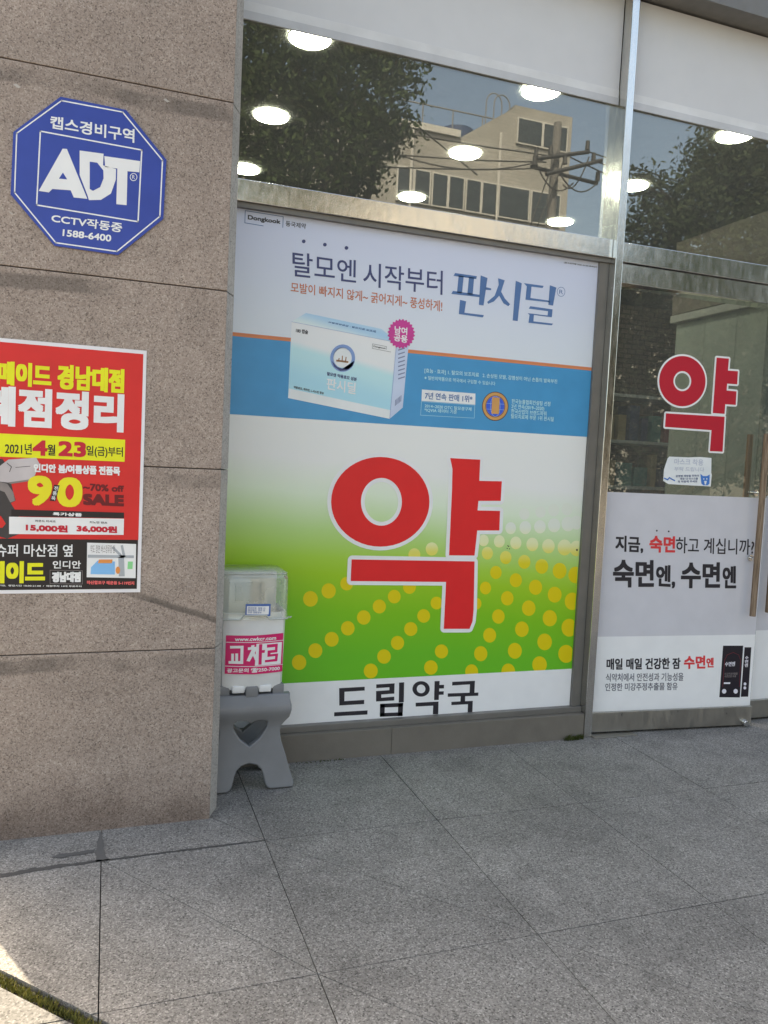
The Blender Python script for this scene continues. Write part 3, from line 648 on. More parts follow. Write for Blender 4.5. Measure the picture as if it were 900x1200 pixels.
# printed carton
zc = zz(330, 350, 5.625)
CARF = zgrad('carton_front', 1.78, 2.20, [(0, (160, 200, 228)), (.25, (150, 196, 228)), (.55, (168, 205, 230)), (.66, (206, 214, 232)), (1, (210, 214, 230))], .19)
CART = zgrad('carton_top', 2.13, 2.26, [(0, (196, 212, 232)), (.5, (150, 186, 216)), (1, (196, 206, 226))], .19)
CARS = ink('carton_side', (176, 188, 214), .4); CARB = ink('carton_base', (204, 212, 230), .4)
art(ad, 'carton_front', CARF, [[(66, 153), (757, 290), (712, 792), (42, 655)]], ap, 2, zc); art(ad, 'carton_top', CART, [[(66, 151), (160, 95), (660, 200), (757, 288)]], ap, 2, zc)
art(ad, 'carton_side', CARS, [[(757, 290), (836, 312), (798, 718), (712, 792)]], ap, 2, zc); art(ad, 'carton_base', CARB, [[(48, 592), (718, 735), (712, 792), (42, 655)]], ap, 3, zc)
art(ad, 'carton_shade', ink('carton_edge', (120, 140, 180), .4), stroke([(757, 290), (712, 792)], 3)+stroke([(66, 152), (757, 289)], 2), ap, 4, zc)
T(ad, '180 캡슐', AK, ap, 4, [(95, 195), (175, 208), (173, 236), (93, 222)], zc, .0006)
art(ad, 'carton_emblem', ink('emblem_blue', (112, 140, 184), .4), ring(402, 392, 82, 90, 60, 66), ap, 4, zc); art(ad, 'carton_emblem_face', CARB, [ell(400, 388, 60, 66)], ap, 4, zc)
art(ad, 'carton_emblem_band', NAVY, [ [(330, 410), (345, 448), (385, 476), (425, 474), (460, 450), (478, 410), (470, 440), (440, 466), (400, 462), (365, 450)] ], ap, 5, zc)
art(ad, 'hair_drawing', ink('hair_brown', (150, 110, 80), .4), stroke([(375, 412), (378, 395)], 7)+stroke([(398, 415), (400, 380)], 7)+stroke([(420, 418), (424, 388)], 7)+[[(360, 402), (440, 412), (438, 424), (358, 414)]], ap, 5, zc)
T(ad, '탈모엔 약용효모 성분', NAVY, ap, 4, [(300, 482), (496, 520), (494, 545), (298, 506)], zc, .0006)
T(ad, '판시딜', AWH, ap, 4, [(298, 520), (490, 555), (486, 632), (294, 598)], zc, .0012)
T(ad, 'Dongkook', AK, ap, 4, [(605, 308), (686, 324), (685, 336), (604, 321)], zc, .0004); art(ad, 'carton_logo_line', AK, stroke([zc(*p) for p in [(720, 352), (597, 328), (599, 298), (690, 316), (689, 336)]], .35), ap, 4)
T(ad, '약용효모, 케라틴, L-시스틴 함유', AK, ap, 4, [(80, 574), (278, 616), (277, 634), (79, 592)], zc, .0004)
T(ad, '모발영양공급 · 탈모치료 보조제', SBL, ap, 4, [(310, 150), (622, 210), (618, 226), (305, 158)], zc, .0003)
art(ad, 'carton_small_print', ink('print_grey', (112, 122, 150), .4), [[(768, 335+i*27), (812, 322+i*27), (811, 330+i*27), (767, 344+i*27)] for i in range(8)]+[[(748+i*9, 668-i*7), (753+i*9, 664-i*7), (751+i*9, 704-i*7), (746+i*9, 708-i*7)] for i in range(5)], ap, 4, zc)
MAG = ink('advert_magenta', (186, 58, 132), .4)
star = [(788+(92 if i % 2 else 80)*math.cos(math.pi*i/24), 232+(100 if i % 2 else 88)*math.sin(math.pi*i/24)) for i in range(48)]
art(ad, 'badge', MAG, [star], ap, 5, zc); T(ad, '남여\n공용', AWH, ap, 6, [(742, 178), (832, 192), (828, 295), (738, 278)], zc, .0012)

# ------------------------------------------------------------------ GREEN PHARMACY SIGN
gp = Plane(ya)
gs = empty('pharmacy_sign', 'large green and white sign with a red pharmacy character under the blue advert', 'sign')
def greenmat():
    a = NT('sign_green'); co = a.coord(); s = a.n('SeparateXYZ'); a.l(co, s.inputs[0]); x, z = s.outputs['X'], s.outputs['Z']
    f = a.math('ADD', a.math('MULTIPLY', a.math('SUBTRACT', x, .45), .27), a.math('SUBTRACT', 1.55, z))     # distance down, starts lower on the right
    f = a.math('SUBTRACT', a.math('SUBTRACT', 1.55, z), a.math('MULTIPLY', a.math('SUBTRACT', x, .45), .085))
    f = a.math('ADD', f, a.math('MULTIPLY', a.math('SUBTRACT', a.noise(co, 1.6, 1), .5), .1))
    c = a.ramp(f, [(0.12, alb(208, 212, 206)), (.27, alb(196, 212, 186)), (.43, alb(160, 192, 120)), (.56, alb(144, 184, 62)), (.64, alb(136, 178, 34)), (.80, alb(106, 170, 26)), (1.0, alb(84, 166, 34))])
    a.l(c, a.b.inputs['Base Color']); a.b.inputs['Roughness'].default_value = .4; return a.m
SGW = ink('sign_offwhite', (212, 215, 212), .4, .025)
GL_, GR_ = .455, gp(686, 513.6)[0]+.008; gz0, gz1 = gp(600, 836.6)[1], gp(600, 506)[1]
sheet(gs, 'panel', greenmat(), gp, GL_, GR_, gz0, gz1)
za = zz(500, 560, 4.5); zb2 = zz(330, 600, 4.5)
D1 = [(320, 397, 33), (417, 420, 34), (515, 443, 36), (607, 467, 38), (701, 490, 41), (785, 512, 43), (365, 499, 34), (470, 540, 36), (574, 577, 39), (675, 616, 41), (768, 651, 45), (310, 581, 33), (425, 635, 37), (538, 687, 40), (649, 740, 42), (752, 790, 46), (262, 663, 30), (378, 731, 37), (502, 798, 40), (622, 865, 43), (735, 928, 46), (332, 830, 38), (465, 912, 41), (595, 985, 43), (285, 927, 39), (430, 1020, 40), (237, 1022, 38),
      (383, 335, 32), (470, 343, 33), (557, 351, 35), (642, 360, 37), (727, 367, 41), (790, 372, 40), (443, 265, 31), (520, 262, 34), (597, 258, 34), (672, 250, 36), (745, 243, 38), (790, 236, 36), (300, 330, 30), (515, 190, 30), (600, 180, 30), (670, 170, 32), (740, 165, 32)]
D2 = [(152, 458, 39), (248, 416, 38), (343, 378, 34), (92, 793, 38), (178, 731, 37), (264, 671, 37), (349, 613, 36), (433, 556, 36), (515, 498, 35), (594, 446, 34), (674, 396, 34), (470, 838, 37), (540, 762, 36), (611, 690, 35), (681, 617, 35), (749, 548, 34), (817, 480, 32), (787, 820, 36), (843, 735, 35), (700, 225, 32), (792, 195, 33)]
DOT = zgrad('sign_dots', .84, 1.12, [(0, (200, 180, 20)), (.22, (200, 184, 34)), (.40, (204, 196, 90)), (.66, (206, 215, 165)), (.95, (202, 207, 194))])
P = [[gp(*za(*p)) for p in ell(x, y, r*.90, r*1.03, 24)] for x, y, r in D1]+[[gp(*zb2(*p)) for p in ell(x, y, r, r*1.06, 24)] for x, y, r in D2]
P = [[(min(x, GR_-.004), z_) for x, z_ in p] for p in P]
dts = art(gs, 'dots', DOT, P, gp, 1, world=True)
for p_ in dts.data.polygons:
    for v_ in p_.vertices: dts.data.vertices[v_].co.y += .0003-p_.index*.000008
zs1 = gp(600, 787.2)[1]; art(gs, 'name_band', SGW, [Wr(GL_, GR_, gz0, zs1)], gp, 2.2, world=True)
z6 = zz(370, 520, 3.75); SRED = ink('sign_red', (206, 34, 38), .38, .03)
YAK = ring(283, 255, 216, 197, 90, 105, 5, 0)+[[(590, 63), (722, 70), (718, 163), (817, 165), (812, 251), (714, 251), (710, 293), (809, 295), (806, 381), (709, 381), (697, 491), (585, 490), (598, 200), (600, 110)], [(157, 508), (697, 517), (693, 730), (688, 780), (675, 813), (562, 813), (572, 607), (153, 603)]]
art(gs, 'character_outline', SGW, YAK, gp, 3, z6, bold=.0185, n=20); art(gs, 'character', SRED, YAK, gp, 6, z6)
z7 = zz(380, 780, 4.737); NB = ink('sign_black', (38, 36, 42), .4)
art(gs, 'shop_name', NB, [[(82, 125), (224, 117), (224, 138), (112, 145), (111, 197), (221, 190), (221, 213), (83, 221)], [(55, 259), (240, 248), (239, 271), (54, 281)],
    [(288, 104), (390, 98), (388, 155), (316, 160), (316, 178), (388, 172), (388, 193), (287, 199), (287, 141), (361, 136), (361, 120), (288, 125)], [(415, 94), (443, 92), (441, 203), (413, 205)],
    [(612, 86), (640, 85), (639, 107), (664, 106), (664, 126), (638, 127), (637, 143), (663, 142), (662, 161), (636, 162), (635, 190), (609, 191)], [(507, 206), (634, 199), (632, 269), (602, 270), (604, 222), (507, 227)],
    [(710, 90), (836, 84), (833, 150), (855, 149), (854, 167), (685, 173), (685, 154), (806, 150), (808, 104), (709, 110)], [(757, 170), (782, 169), (781, 200), (755, 201)], [(705, 201), (824, 195), (822, 260), (795, 261), (797, 214), (705, 219)]]
    + ring(537, 129, 48, 43, 24, 24)
    + [[(310, 212), (438, 206), (436, 228), (309, 233)], [(308, 264), (435, 258), (433, 279), (308, 284)], [(309, 212), (336, 211), (334, 283), (308, 284)], [(410, 208), (438, 206), (434, 280), (408, 281)]], gp, 3, z7)
# the ink specks on the panel
art(gs, 'speck', NB, [ell(424+dx, 372+dy, 3, 3, 8) for dx, dy in ((0, 0), (8, -10), (12, 2), (4, -14))]+[ell(792, 380, 5, 6, 8)], gp, 3, za)

# ------------------------------------------------------------------ DOOR STICKERS
dp = DoorPlane(3.4495)
ds = empty('door_advert', 'white and grey sleep advert sticker covering the lower half of the glass door', 'sticker')
DG = ink('sticker_grey', (182, 181, 186), .4, .03); DW = ink('sticker_white', (212, 215, 221), .4, .03)
ajar(ds)
xL_, xR_ = (dp(708, 576)[0]+dp(691.6, 834.8)[0])/2, DR-.004
zB_, zT_ = dp(790, 831.3)[1], dp(790, 579.5)[1]
sheet(ds, 'print', DG, dp, xL_, xR_, zB_, zT_)
z8 = zz(680, 570, 3.873); zm = dp(*z8(450, 677))[1]
art(ds, 'white_band', DW, [Wr(xL_, xR_, zB_, zm)], dp, 1, world=True)
DK = ink('sticker_black', (36, 34, 40), .4); DRD = ink('sticker_red', (198, 52, 56), .4); DGY = ink('sticker_text_grey', (92, 92, 100), .4)
T(ds, '지금,', DK, dp, 2, [(160, 221), (286, 228), (285, 304), (158, 298)], z8, .0030)
T(ds, '숙면', DRD, dp, 2, [(314, 222), (432, 226), (430, 302), (312, 300)], z8, .0036)
for q in ((347, 201), (401, 204)): art(ds, 'accent_dot', DK, [ell(*q, 4, 4, 12)], dp, 2, z8)
T(ds, '하고 계십니까?', DK, dp, 2, [(434, 229), (790, 240), (788, 311), (432, 303)], z8, .0010)
T(ds, '숙면', DK, dp, 2, [(148, 330), (335, 334), (334, 459), (147, 460)], z8, .0056); T(ds, '엔,', DK, dp, 2, [(344, 357), (432, 357), (430, 464), (342, 459)], z8, .0042)
T(ds, '수면', DK, dp, 2, [(457, 340), (636, 344), (634, 463), (455, 463)], z8, .0056); T(ds, '엔', DK, dp, 2, [(646, 360), (708, 361), (707, 463), (644, 463)], z8, .0042)
T(ds, '매일 매일 건강한 잠', DK, dp, 2, [(119, 781), (455, 777), (454, 829), (118, 833)], z8, .0022)
T(ds, '수면', DRD, dp, 2, [(470, 768), (568, 767), (567, 828), (469, 829)], z8, .0032); T(ds, '엔', DRD, dp, 2, [(572, 777), (606, 777), (605, 822), (571, 822)], z8, .0022)
T(ds, '식약처에서 안전성과 기능성을', DGY, dp, 2, [(116, 849), (468, 845), (468, 882), (115, 886)], z8, .0008); T(ds, '인정한 미강주정추출물 함유', DGY, dp, 2, [(113, 893), (442, 889), (441, 924), (112, 929)], z8, .0008)
zn = zz(690, 730, 4.286); CARD = ink('carton_dark', (30, 26, 34), .35)
art(ds, 'product_carton', CARD, [[(674, 114), (775, 114), (758, 374), (655, 373)], [(782, 122), (816, 122), (800, 370), (763, 371)]], dp, 2, zn)
art(ds, 'carton_arch', ink('carton_line', (120, 40, 50), .4), stroke([(672, 320), (682, 185), (695, 160), (725, 148), (752, 160), (762, 185), (755, 320)], 1.6), dp, 3, zn)
CW = ink('carton_text', (200, 198, 206), .4)
T(ds, '수면엔', CW, dp, 3, [(684, 195), (733, 217)], zn, .0008); T(ds, '미강주정추출물\n수면건강 도움', GRY, dp, 3, [(682, 250), (745, 272)], zn, .0002)
art(ds, 'carton_tag', CW, [[(678, 298), (710, 298), (709, 306), (677, 306)], ell(679, 343, 11, 12, 16), ell(737, 343, 11, 12, 16), ell(784, 306, 7, 8, 14), ell(783, 326, 7, 8, 14)], dp, 3, zn)
for k, ch in enumerate('수면엔'): T(ds, ch, CW, dp, 3, [(785-k*1, 166+k*19), (800-k*1, 183+k*19)], zn, .0008)
# next leaf carries the same kind of sticker, cut by the photo's edge
ds2 = empty('door_advert', 'white sticker on the right hand door leaf at the photo edge', 'sticker')
dp2 = Plane(yd2-.002); sheet(ds2, 'print', DG, dp2, DR+.004, 4.62, zB_+.004, zT_+.01); art(ds2, 'white_band', DW, [Wr(DR+.004, 4.62, zB_+.004, zm)], dp2, 1, world=True)

dc = empty('pharmacy_decal', 'red pharmacy character decal with white edge on the door glass', 'decal')
z9 = zz(760, 400, 7.5); DCR = ink('decal_red', (172, 24, 44), .4, .03); DCW = ink('decal_white', (224, 218, 216), .4)
YK2 = ring(296, 350, 204, 221, 78, 88, 0, 0)+[[(597, 143), (706, 152), (697, 257), (785, 263), (778, 378), (690, 372), (685, 432), (772, 440), (765, 559), (673, 553), (667, 638), (563, 630)], [(152, 633), (668, 663), (650, 970), (538, 965), (552, 781), (143, 752)]]
cp_ = DoorPlane(3.4512); ajar(dc)
art(dc, 'character_outline', DCW, YK2, cp_, 1, z9, bold=.0098, n=18); art(dc, 'character', DCR, YK2, cp_, 3, z9)

pn = empty('paper_note', 'torn white paper note with a blue drawing stuck under the red door decal', 'note')
zk_ = zz(690, 480, 4.286); np_ = DoorPlane(3.4505); ajar(pn)
NOTE = ink('note_paper', (204, 208, 218), .7, .05); BLUEP = ink('note_blue', (50, 110, 180), .6)
bm = bmesh.new(); oc = [np_(*zk_(*p)) for p in [(405, 236), (500, 240), (560, 238), (616, 243), (615, 318), (618, 326), (612, 386), (500, 380), (400, 374), (374, 358), (378, 300), (396, 246)]]
A = [bm.verts.new((x, np_.y, z)) for x, z in oc]; B = [bm.verts.new((x, np_.y+.0008, z)) for x, z in oc]
for i in range(len(A)): bm.faces.new((A[i], A[(i+1) % len(A)], B[(i+1) % len(A)], B[i]))
bm.faces.new(A); bm.faces.new(B[::-1]); obm('paper', bm, NOTE, pn)
FNT = ink('note_faint', (170, 175, 186), .6); INKB = ink('note_ink', (60, 75, 110), .6)
T(pn, '마스크 착용', FNT, np_, 2, [(430, 246), (575, 250), (574, 282), (428, 276)], zk_, .0008); T(pn, '부탁 드립니다', FNT, np_, 2, [(430, 286), (580, 290), (579, 312), (428, 308)], zk_, .0005)
T(pn, '감염병 예방을 위하여', INKB, np_, 2, [(436, 328), (552, 326), (552, 338), (436, 340)], zk_, .0003); T(pn, '매장 내 마스크를', INKB, np_, 2, [(458, 342), (548, 341), (548, 352), (458, 353)], zk_, .0003); T(pn, '꼭 착용해 주세요', INKB, np_, 2, [(446, 356), (545, 354), (545, 366), (446, 368)], zk_, .0003)
art(pn, 'blue_drawing', BLUEP, [[(560, 322), (574, 334), (592, 334), (607, 326), (606, 372), (597, 380), (575, 380), (565, 372)]], np_, 2, zk_)
art(pn, 'blue_scribble', BLUEP, stroke([(380, 345), (395, 352), (405, 342), (418, 350), (430, 356)], 6), np_, 2, zk_)
art(pn, 'drawing_detail', NOTE, [ell(577, 348, 3, 4, 8), ell(592, 348, 3, 4, 8), [(578, 358), (592, 358), (588, 376), (582, 376)]], np_, 3, zk_)

# ------------------------------------------------------------------ FREE NEWSPAPER BOX
nb = empty('newspaper_box', 'white newspaper box with clear lid on a grey plastic stand by the pillar', 'newspaper box')
YN = 3.145; bp_ = Plane(YN); XC = .5785
GP = plain('grey_plastic', (.215, .22, .23), .42, 0, .05, 200); WP = plain('white_plastic', (.80, .815, .815), .4); 
zg = zz(240, 790, 8)
half = [(800, 225), (808, 280), (806, 325), (792, 395), (750, 450), (722, 490), (712, 545), (725, 640), (760, 750), (800, 900), (828, 990), (832, 1020), (818, 1055), (785, 1076), (610, 1076), (582, 1055), (565, 1025), (548, 945), (530, 895), (490, 860), (437, 845)]
hp = [(bp_(*zg(x+ (y-700)*.012*0, y))) for x, y in half]
ztop = .405
cx_ = lambda z_: XC
def hw(p): # half width relative to a centre line measured on the same rows
    return p[0]-XC
hp = [(max(.001, x-XC), max(.004, z_)) for x, z_ in hp]
hp[-1] = (0, hp[-1][1])
heart = [(437, 470), (470, 442), (520, 428), (560, 428), (590, 448), (586, 505), (520, 610), (437, 690)]
hh = [(max(0, bp_(*zg(*p))[0]-XC), bp_(*zg(*p))[1]) for p in heart]; hh[0] = (0, hh[0][1]); hh[-1] = (0, hh[-1][1])
outer = [(hp[0][0], ztop)]+hp
outl = outer+[(-x, z_) for x, z_ in outer[::-1][1:]]
hol = hh+[(-x, z_) for x, z_ in hh[::-1][1:-1]]
def panel_mesh():
    c = bpy.data.curves.new('stand', 'CURVE'); c.dimensions = '2D'; c.fill_mode = 'BOTH'; c.extrude = .011; c.bevel_depth = .006; c.bevel_resolution = 2; c.offset = -.006
    for pts in (outl, hol):
        s = c.splines.new('POLY'); s.points.add(len(pts)-1); s.use_cyclic_u = True
        for p, q in zip(s.points, pts): p.co = (q[0], q[1], 0, 1)
    o = bpy.data.objects.new('stand', c); COL.objects.link(o); dg = bpy.context.evaluated_depsgraph_get()
    me = bpy.data.meshes.new_from_object(o.evaluated_get(dg)); bpy.data.objects.remove(o); bpy.data.curves.remove(c); return me
pm = panel_mesh()
def fwdy(z_):                                            # the moulded front swells at the shoulder and kicks out at the feet
    s = .034*math.exp(-((z_-.345)/.055)**2); s += .022*max(0, 1-z_/.20)**1.5; return s
bm = bmesh.new()
for side in (0, 1):
    b = bmesh.new(); b.from_mesh(pm)
    zc_ = .01
    while zc_ < .42:
        bmesh.ops.bisect_plane(b, geom=list(b.verts)+list(b.edges)+list(b.faces), plane_co=(0, zc_, 0), plane_no=(0, 1, 0), dist=1e-6); zc_ += .012
    for v in b.verts:
        x, z_, d = v.co; s = fwdy(z_)
        yy = YN+.030-d*(1 if side == 0 else -1)-s if side == 0 else 3.385-.03+d+s*.2
        v.co = (XC+x, yy, z_)
    m2 = bpy.data.meshes.new('stand'); b.to_mesh(m2); b.free(); bm.from_mesh(m2); bpy.data.meshes.remove(m2)
abox(bm, XC-.128, XC+.128, YN+.02, 3.35, .30, .40, .02, 3)
abox(bm, XC-.118, XC+.118, YN+.05, 3.33, .40, .432, .004)
for xa, xb in ((-.137, -.088), (-.026, .026), (.088, .137)): abox(bm, XC+xa, XC+xb, YN-.002+.018*(abs(xa+xb) > .1), YN+.05, .395, .442, .006, 2)
bmesh.ops.recalc_face_normals(bm, faces=bm.faces)
st = obm('stand', bm, GP, nb)
me = st.data
for p in me.polygons: p.use_smooth = True
md_ = st.modifiers.new('edge', 'EDGE_SPLIT'); md_.split_angle = R_(42)
# white tub: D-shaped plan, slightly convex front
def tub_front(x): 
    u = (x-XC)/.137; return YN+.004+.020*min(1.2, u*u)
def dplan(hwid, front, back, n=20, rc=.03):
    P = []
    for i in range(n+1):
        u = -1+2*i/n; e = min(1, (1-abs(u))/.16); P.append((XC+hwid*u, front+.020*u*u+.030*(1-math.sqrt(max(0, 1-(1-e)**2)))))
    P += [(XC+hwid, back-.02), (XC+hwid-.02, back), (XC-hwid+.02, back), (XC-hwid, back-.02)]
    return P
def loft(bm, secs, cap0=True, cap1=True):
    rows_ = [[bm.verts.new((x, y, z_)) for x, y in P] for P, z_ in secs]
    n = len(rows_[0])
    for a_, b_ in zip(rows_[:-1], rows_[1:]):
        for i in range(n): bm.faces.new((a_[i], a_[(i+1) % n], b_[(i+1) % n], b_[i]))
    if cap0: bm.faces.new(rows_[0][::-1])
    if cap1: bm.faces.new(rows_[-1])
zlab = Plane(YN+.006)
zt_b = .438
bm = bmesh.new()
loft(bm, [(dplan(.131, YN+.010, 3.375), zt_b-.012), (dplan(.134, YN+.005, 3.378), zt_b), (dplan(.138, YN+.002, 3.38), .72), (dplan(.138, YN+.002, 3.38), .745)], True, False)
loft(bm, [(dplan(.138, YN+.002, 3.38), .745), (dplan(.133, YN+.009, 3.375), .747), (dplan(.131, YN+.012, 3.373), .46)], False, True)
for s in (-.055, .055):                                  # tongues that hook over the stand
    abox(bm, XC+s-.026, XC+s+.026, YN+.004, YN+.04, .414, .445, .006, 2)
ob = obm('tub', bm, WP, nb, True); m_ = ob.modifiers.new('edge', 'EDGE_SPLIT'); m_.split_angle = R_(40)
# cream liner seen through the lid; a dark panel paints the slot's shade
box('liner', XC-.118, XC+.118, 3.30, 3.36, .70, .895, plain('cream_liner', (.66, .65, .57), .6), nb, .006)
box('slot_shade_panel', XC-.06, XC+.065, 3.292, 3.299, .77, .85, plain('slot_shade', (.30, .30, .22), .7), nb)
# clear hood
bm = bmesh.new(); H0, H1 = .722, .915
def hs(hwid, fr, bk): return dplan(hwid, fr, bk)
loft(bm, [(hs(.146, YN-.010, 3.39), H0), (hs(.144, YN-.006, 3.388), H0+.02), (hs(.143, YN-.004, 3.386), H1-.03), (hs(.138, YN+.004, 3.38), H1-.008), (hs(.126, YN+.02, 3.368), H1)], False, True)
lid = obm('lid', bm, CLEAR, nb, True); m_ = lid.modifiers.new('edge', 'EDGE_SPLIT'); m_.split_angle = R_(50)
RIMM = plain('lid_rim', (.52, .54, .50), .25)
bm = bmesh.new(); Q = dplan(.149, YN-.014, 3.39)[:21]
tube(bm, [(x, y, H0+(.018 if abs(x-XC) < .05 else 0)) for x, y in Q], .0032, 8); tube(bm, [(XC+.149, YN+.02, H0), (XC+.157, YN+.02, H0+.004)], .003, 8)
tube(bm, [(x, y, H1-.008) for x, y in dplan(.138, YN+.002, 3.38)[:21]], .0018, 6)
obm('lid_rim', bm, RIMM, lid)
bm = bmesh.new(); acyl(bm, (XC+.125, YN+.022, .893), (XC+.125, YN+.012, .893), .006, .006, 12); obm('rivet', bm, DULL, lid)
curv = Plane(YN-.012, lambda x, z_: YN-.0112+.020*min(1.2, ((x-XC)/.137)**2))
zb_c = zz(250, 640, 8.18)
cd_ = art(nb, 'card', ink('card_blue', (60, 92, 150), .4), [[(312, 556), (552, 556), (548, 672), (308, 668)]], curv, 1, zb_c)
art(cd_, 'card_face', ink('card_white', (214, 222, 236), .4), [[(324, 576), (536, 576), (532, 656), (320, 654)]], curv, 2, zb_c)
T(cd_, '관리번호  창원 12\n배포일자  매주 금\n무료 생활정보', ink('card_ink', (130, 140, 165), .5), curv, 3, [(332, 584), (500, 586), (498, 646), (330, 644)], zb_c, .0003)
lab = Plane(YN, lambda x, z_: YN+.0008+.020*((x-XC)/.138)**2-.0006)
zl = zz(255, 735, 10); MGT = ink('label_magenta', (190, 30, 92), .4, .04); LWT = ink('label_white', (222, 218, 222), .4)
lb_ = art(nb, 'label', MGT, [[(104, 104), (440, 97), (780, 78), (768, 530), (430, 552), (88, 556)]], lab, 1, zl)
art(lb_, 'label_line', LWT, stroke([(104, 184), (440, 178), (778, 162)], 7)+stroke([(95, 464), (430, 460), (770, 446)], 7), lab, 2, zl)
T(lb_, 'www.cwkcr.com', LWT, lab, 3, [(205, 122), (692, 108), (690, 152), (203, 168)], zl, .0007)
art(lb_, 'label_logo', LWT, [[(150, 225), (305, 218), (300, 432), (132, 434), (133, 403), (163, 402), (163, 316), (194, 314), (193, 401), (210, 401), (210, 312), (242, 310), (241, 400), (266, 399), (270, 250), (150, 256)],
    [(355, 236), (392, 233), (395, 212), (432, 209), (430, 231), (470, 228), (436, 302), (472, 380), (440, 392), (414, 334), (376, 402), (338, 396), (398, 264), (354, 268)], [(455, 195), (762, 182), (748, 438), (436, 452)]], lab, 2, zl)
art(lb_, 'label_logo_strokes', MGT, [[(486, 200), (525, 198), (520, 270), (556, 268), (552, 300), (520, 302), (515, 438), (478, 440)], [(580, 205), (712, 198), (705, 300), (622, 306), (622, 320), (716, 314), (704, 405), (555, 414), (556, 387), (676, 378), (680, 344), (585, 350), (588, 276), (676, 270), (678, 236), (580, 242)]], lab, 3, zl)
T(lb_, '광고문의 ☎250-7000', LWT, lab, 3, [(115, 490), (738, 462), (735, 518), (112, 545)], zl, .0006)

# ------------------------------------------------------------------ WEEDS
def leafmat(name, lo, hi, tr=.25):
    a = NT(name); co = a.coord(); n = a.noise(co, .9, 4); n2 = a.noise(co, 14, 2)
    c = a.mix(.5, a.ramp(n, [(.3, lo), (.7, hi)]), a.ramp(n2, [(.3, lo), (.7, hi)])); a.l(c, a.b.inputs['Base Color']); a.b.inputs['Roughness'].default_value = .7; a.b.inputs['Specular IOR Level'].default_value = .12
    t = a.n('BsdfTranslucent'); a.l(c, t.inputs[0]); m = a.n('MixShader'); m.inputs[0].default_value = tr
    a.l(a.b.outputs[0], m.inputs[1]); a.l(t.outputs[0], m.inputs[2]); a.l(m.outputs[0], a.out.inputs[0]); return a.m
GRASS = leafmat('weed_green', (.05, .07, .02), (.13, .15, .05))
def tuft(name, label, x, y, wx, n, h):
    bm = bmesh.new()
    for k in range(n):
        bx, by = x+random.uniform(-wx, wx), y+random.uniform(-.014, .006); a = random.uniform(0, 6.28); hh_ = h*random.uniform(.35, 1); le = hh_*random.uniform(.3, 1.1)
        p0 = Vector((bx, by, -.002)); p1 = p0+Vector((math.cos(a)*le*.4, -abs(math.sin(a))*le*.4, hh_*.7)); p2 = p0+Vector((math.cos(a)*le, -abs(math.sin(a))*le, hh_))
        u = Vector((-math.sin(a), math.cos(a), 0))*.0022
        bm.faces.new([bm.verts.new(p0-u), bm.verts.new(p0+u), bm.verts.new(p1+u), bm.verts.new(p1-u)]); bm.faces.new([bm.verts.new(p1-u), bm.verts.new(p1+u), bm.verts.new(p2)])
    tag(obm(name, bm, GRASS), label, 'weed')
tuft('weed', 'low green weed at the foot of the steel mullion', 2.30, 3.392, .055, 130, .034)
tuft('weed', 'sparse moss like weed along the base behind the grey stand', .95, 3.393, .12, 70, .010)
# damp dirt left in the corner of the joint by the pillar
def dirt(name, pts, col=(.05, .046, .042)):
    bm = bmesh.new(); P = [gnd(*p) for p in pts]; A = [bm.verts.new((x, y, .0018)) for x, y in P]; f = bm.faces.new(A)
    return obm(name, bm, plain('dirt_%s' % name, (*col, 1), .95))
o = dirt('dirt_streak', [(116.5, 976), (119, 975), (120, 983), (122, 989), (121, 994), (123, 999), (124, 1004), (129, 1008), (122, 1010), (112, 1010.5), (113, 1004), (111, 1000), (114, 994), (113.5, 987), (116, 982)], (.13, .123, .114)); tag(o, 'dark dirt streak on the paving below the pillar', 'dirt', kind='stuff')
o = dirt('damp_patch', [(60, 1005), (70, 1001), (85, 1000), (100, 997), (111, 996), (110, 999), (96, 1002), (84, 1003), (72, 1006)], (.115, .11, .104)); tag(o, 'faint damp patch on the paving just left of the dirt streak', 'dirt', kind='stuff')
base_ = [(0, 1027), (60, 1017), (120, 1009), (200, 998.5), (262, 991), (313, 984.5)]
wd_ = [4.5, 4, 2.2, 1.4, 2.2, .8]; upp, dnn = [], []
for k in range(61):
    t = k/60*5; i = min(4, int(t)); f = t-i; px = base_[i][0]*(1-f)+base_[i+1][0]*f; py = base_[i][1]*(1-f)+base_[i+1][1]*f; hw_ = (wd_[i]*(1-f)+wd_[i+1]*f)/2
    upp.append((px, py-hw_*random.uniform(.3, 1.5))); dnn.append((px, py+hw_*random.uniform(.4, 1.1)))
bm = bmesh.new(); U = [bm.verts.new((*gnd(*p), .0018)) for p in upp]; D = [bm.verts.new((*gnd(*p), .0018)) for p in dnn]
for k in range(60): bm.faces.new((U[k], U[k+1], D[k+1], D[k]))
o = obm('seam_grime', bm, plain('dirt_seam', (.082, .078, .073), .95)); tag(o, 'grimy dark seam along the paving in front of the pillar', 'dirt', kind='stuff')

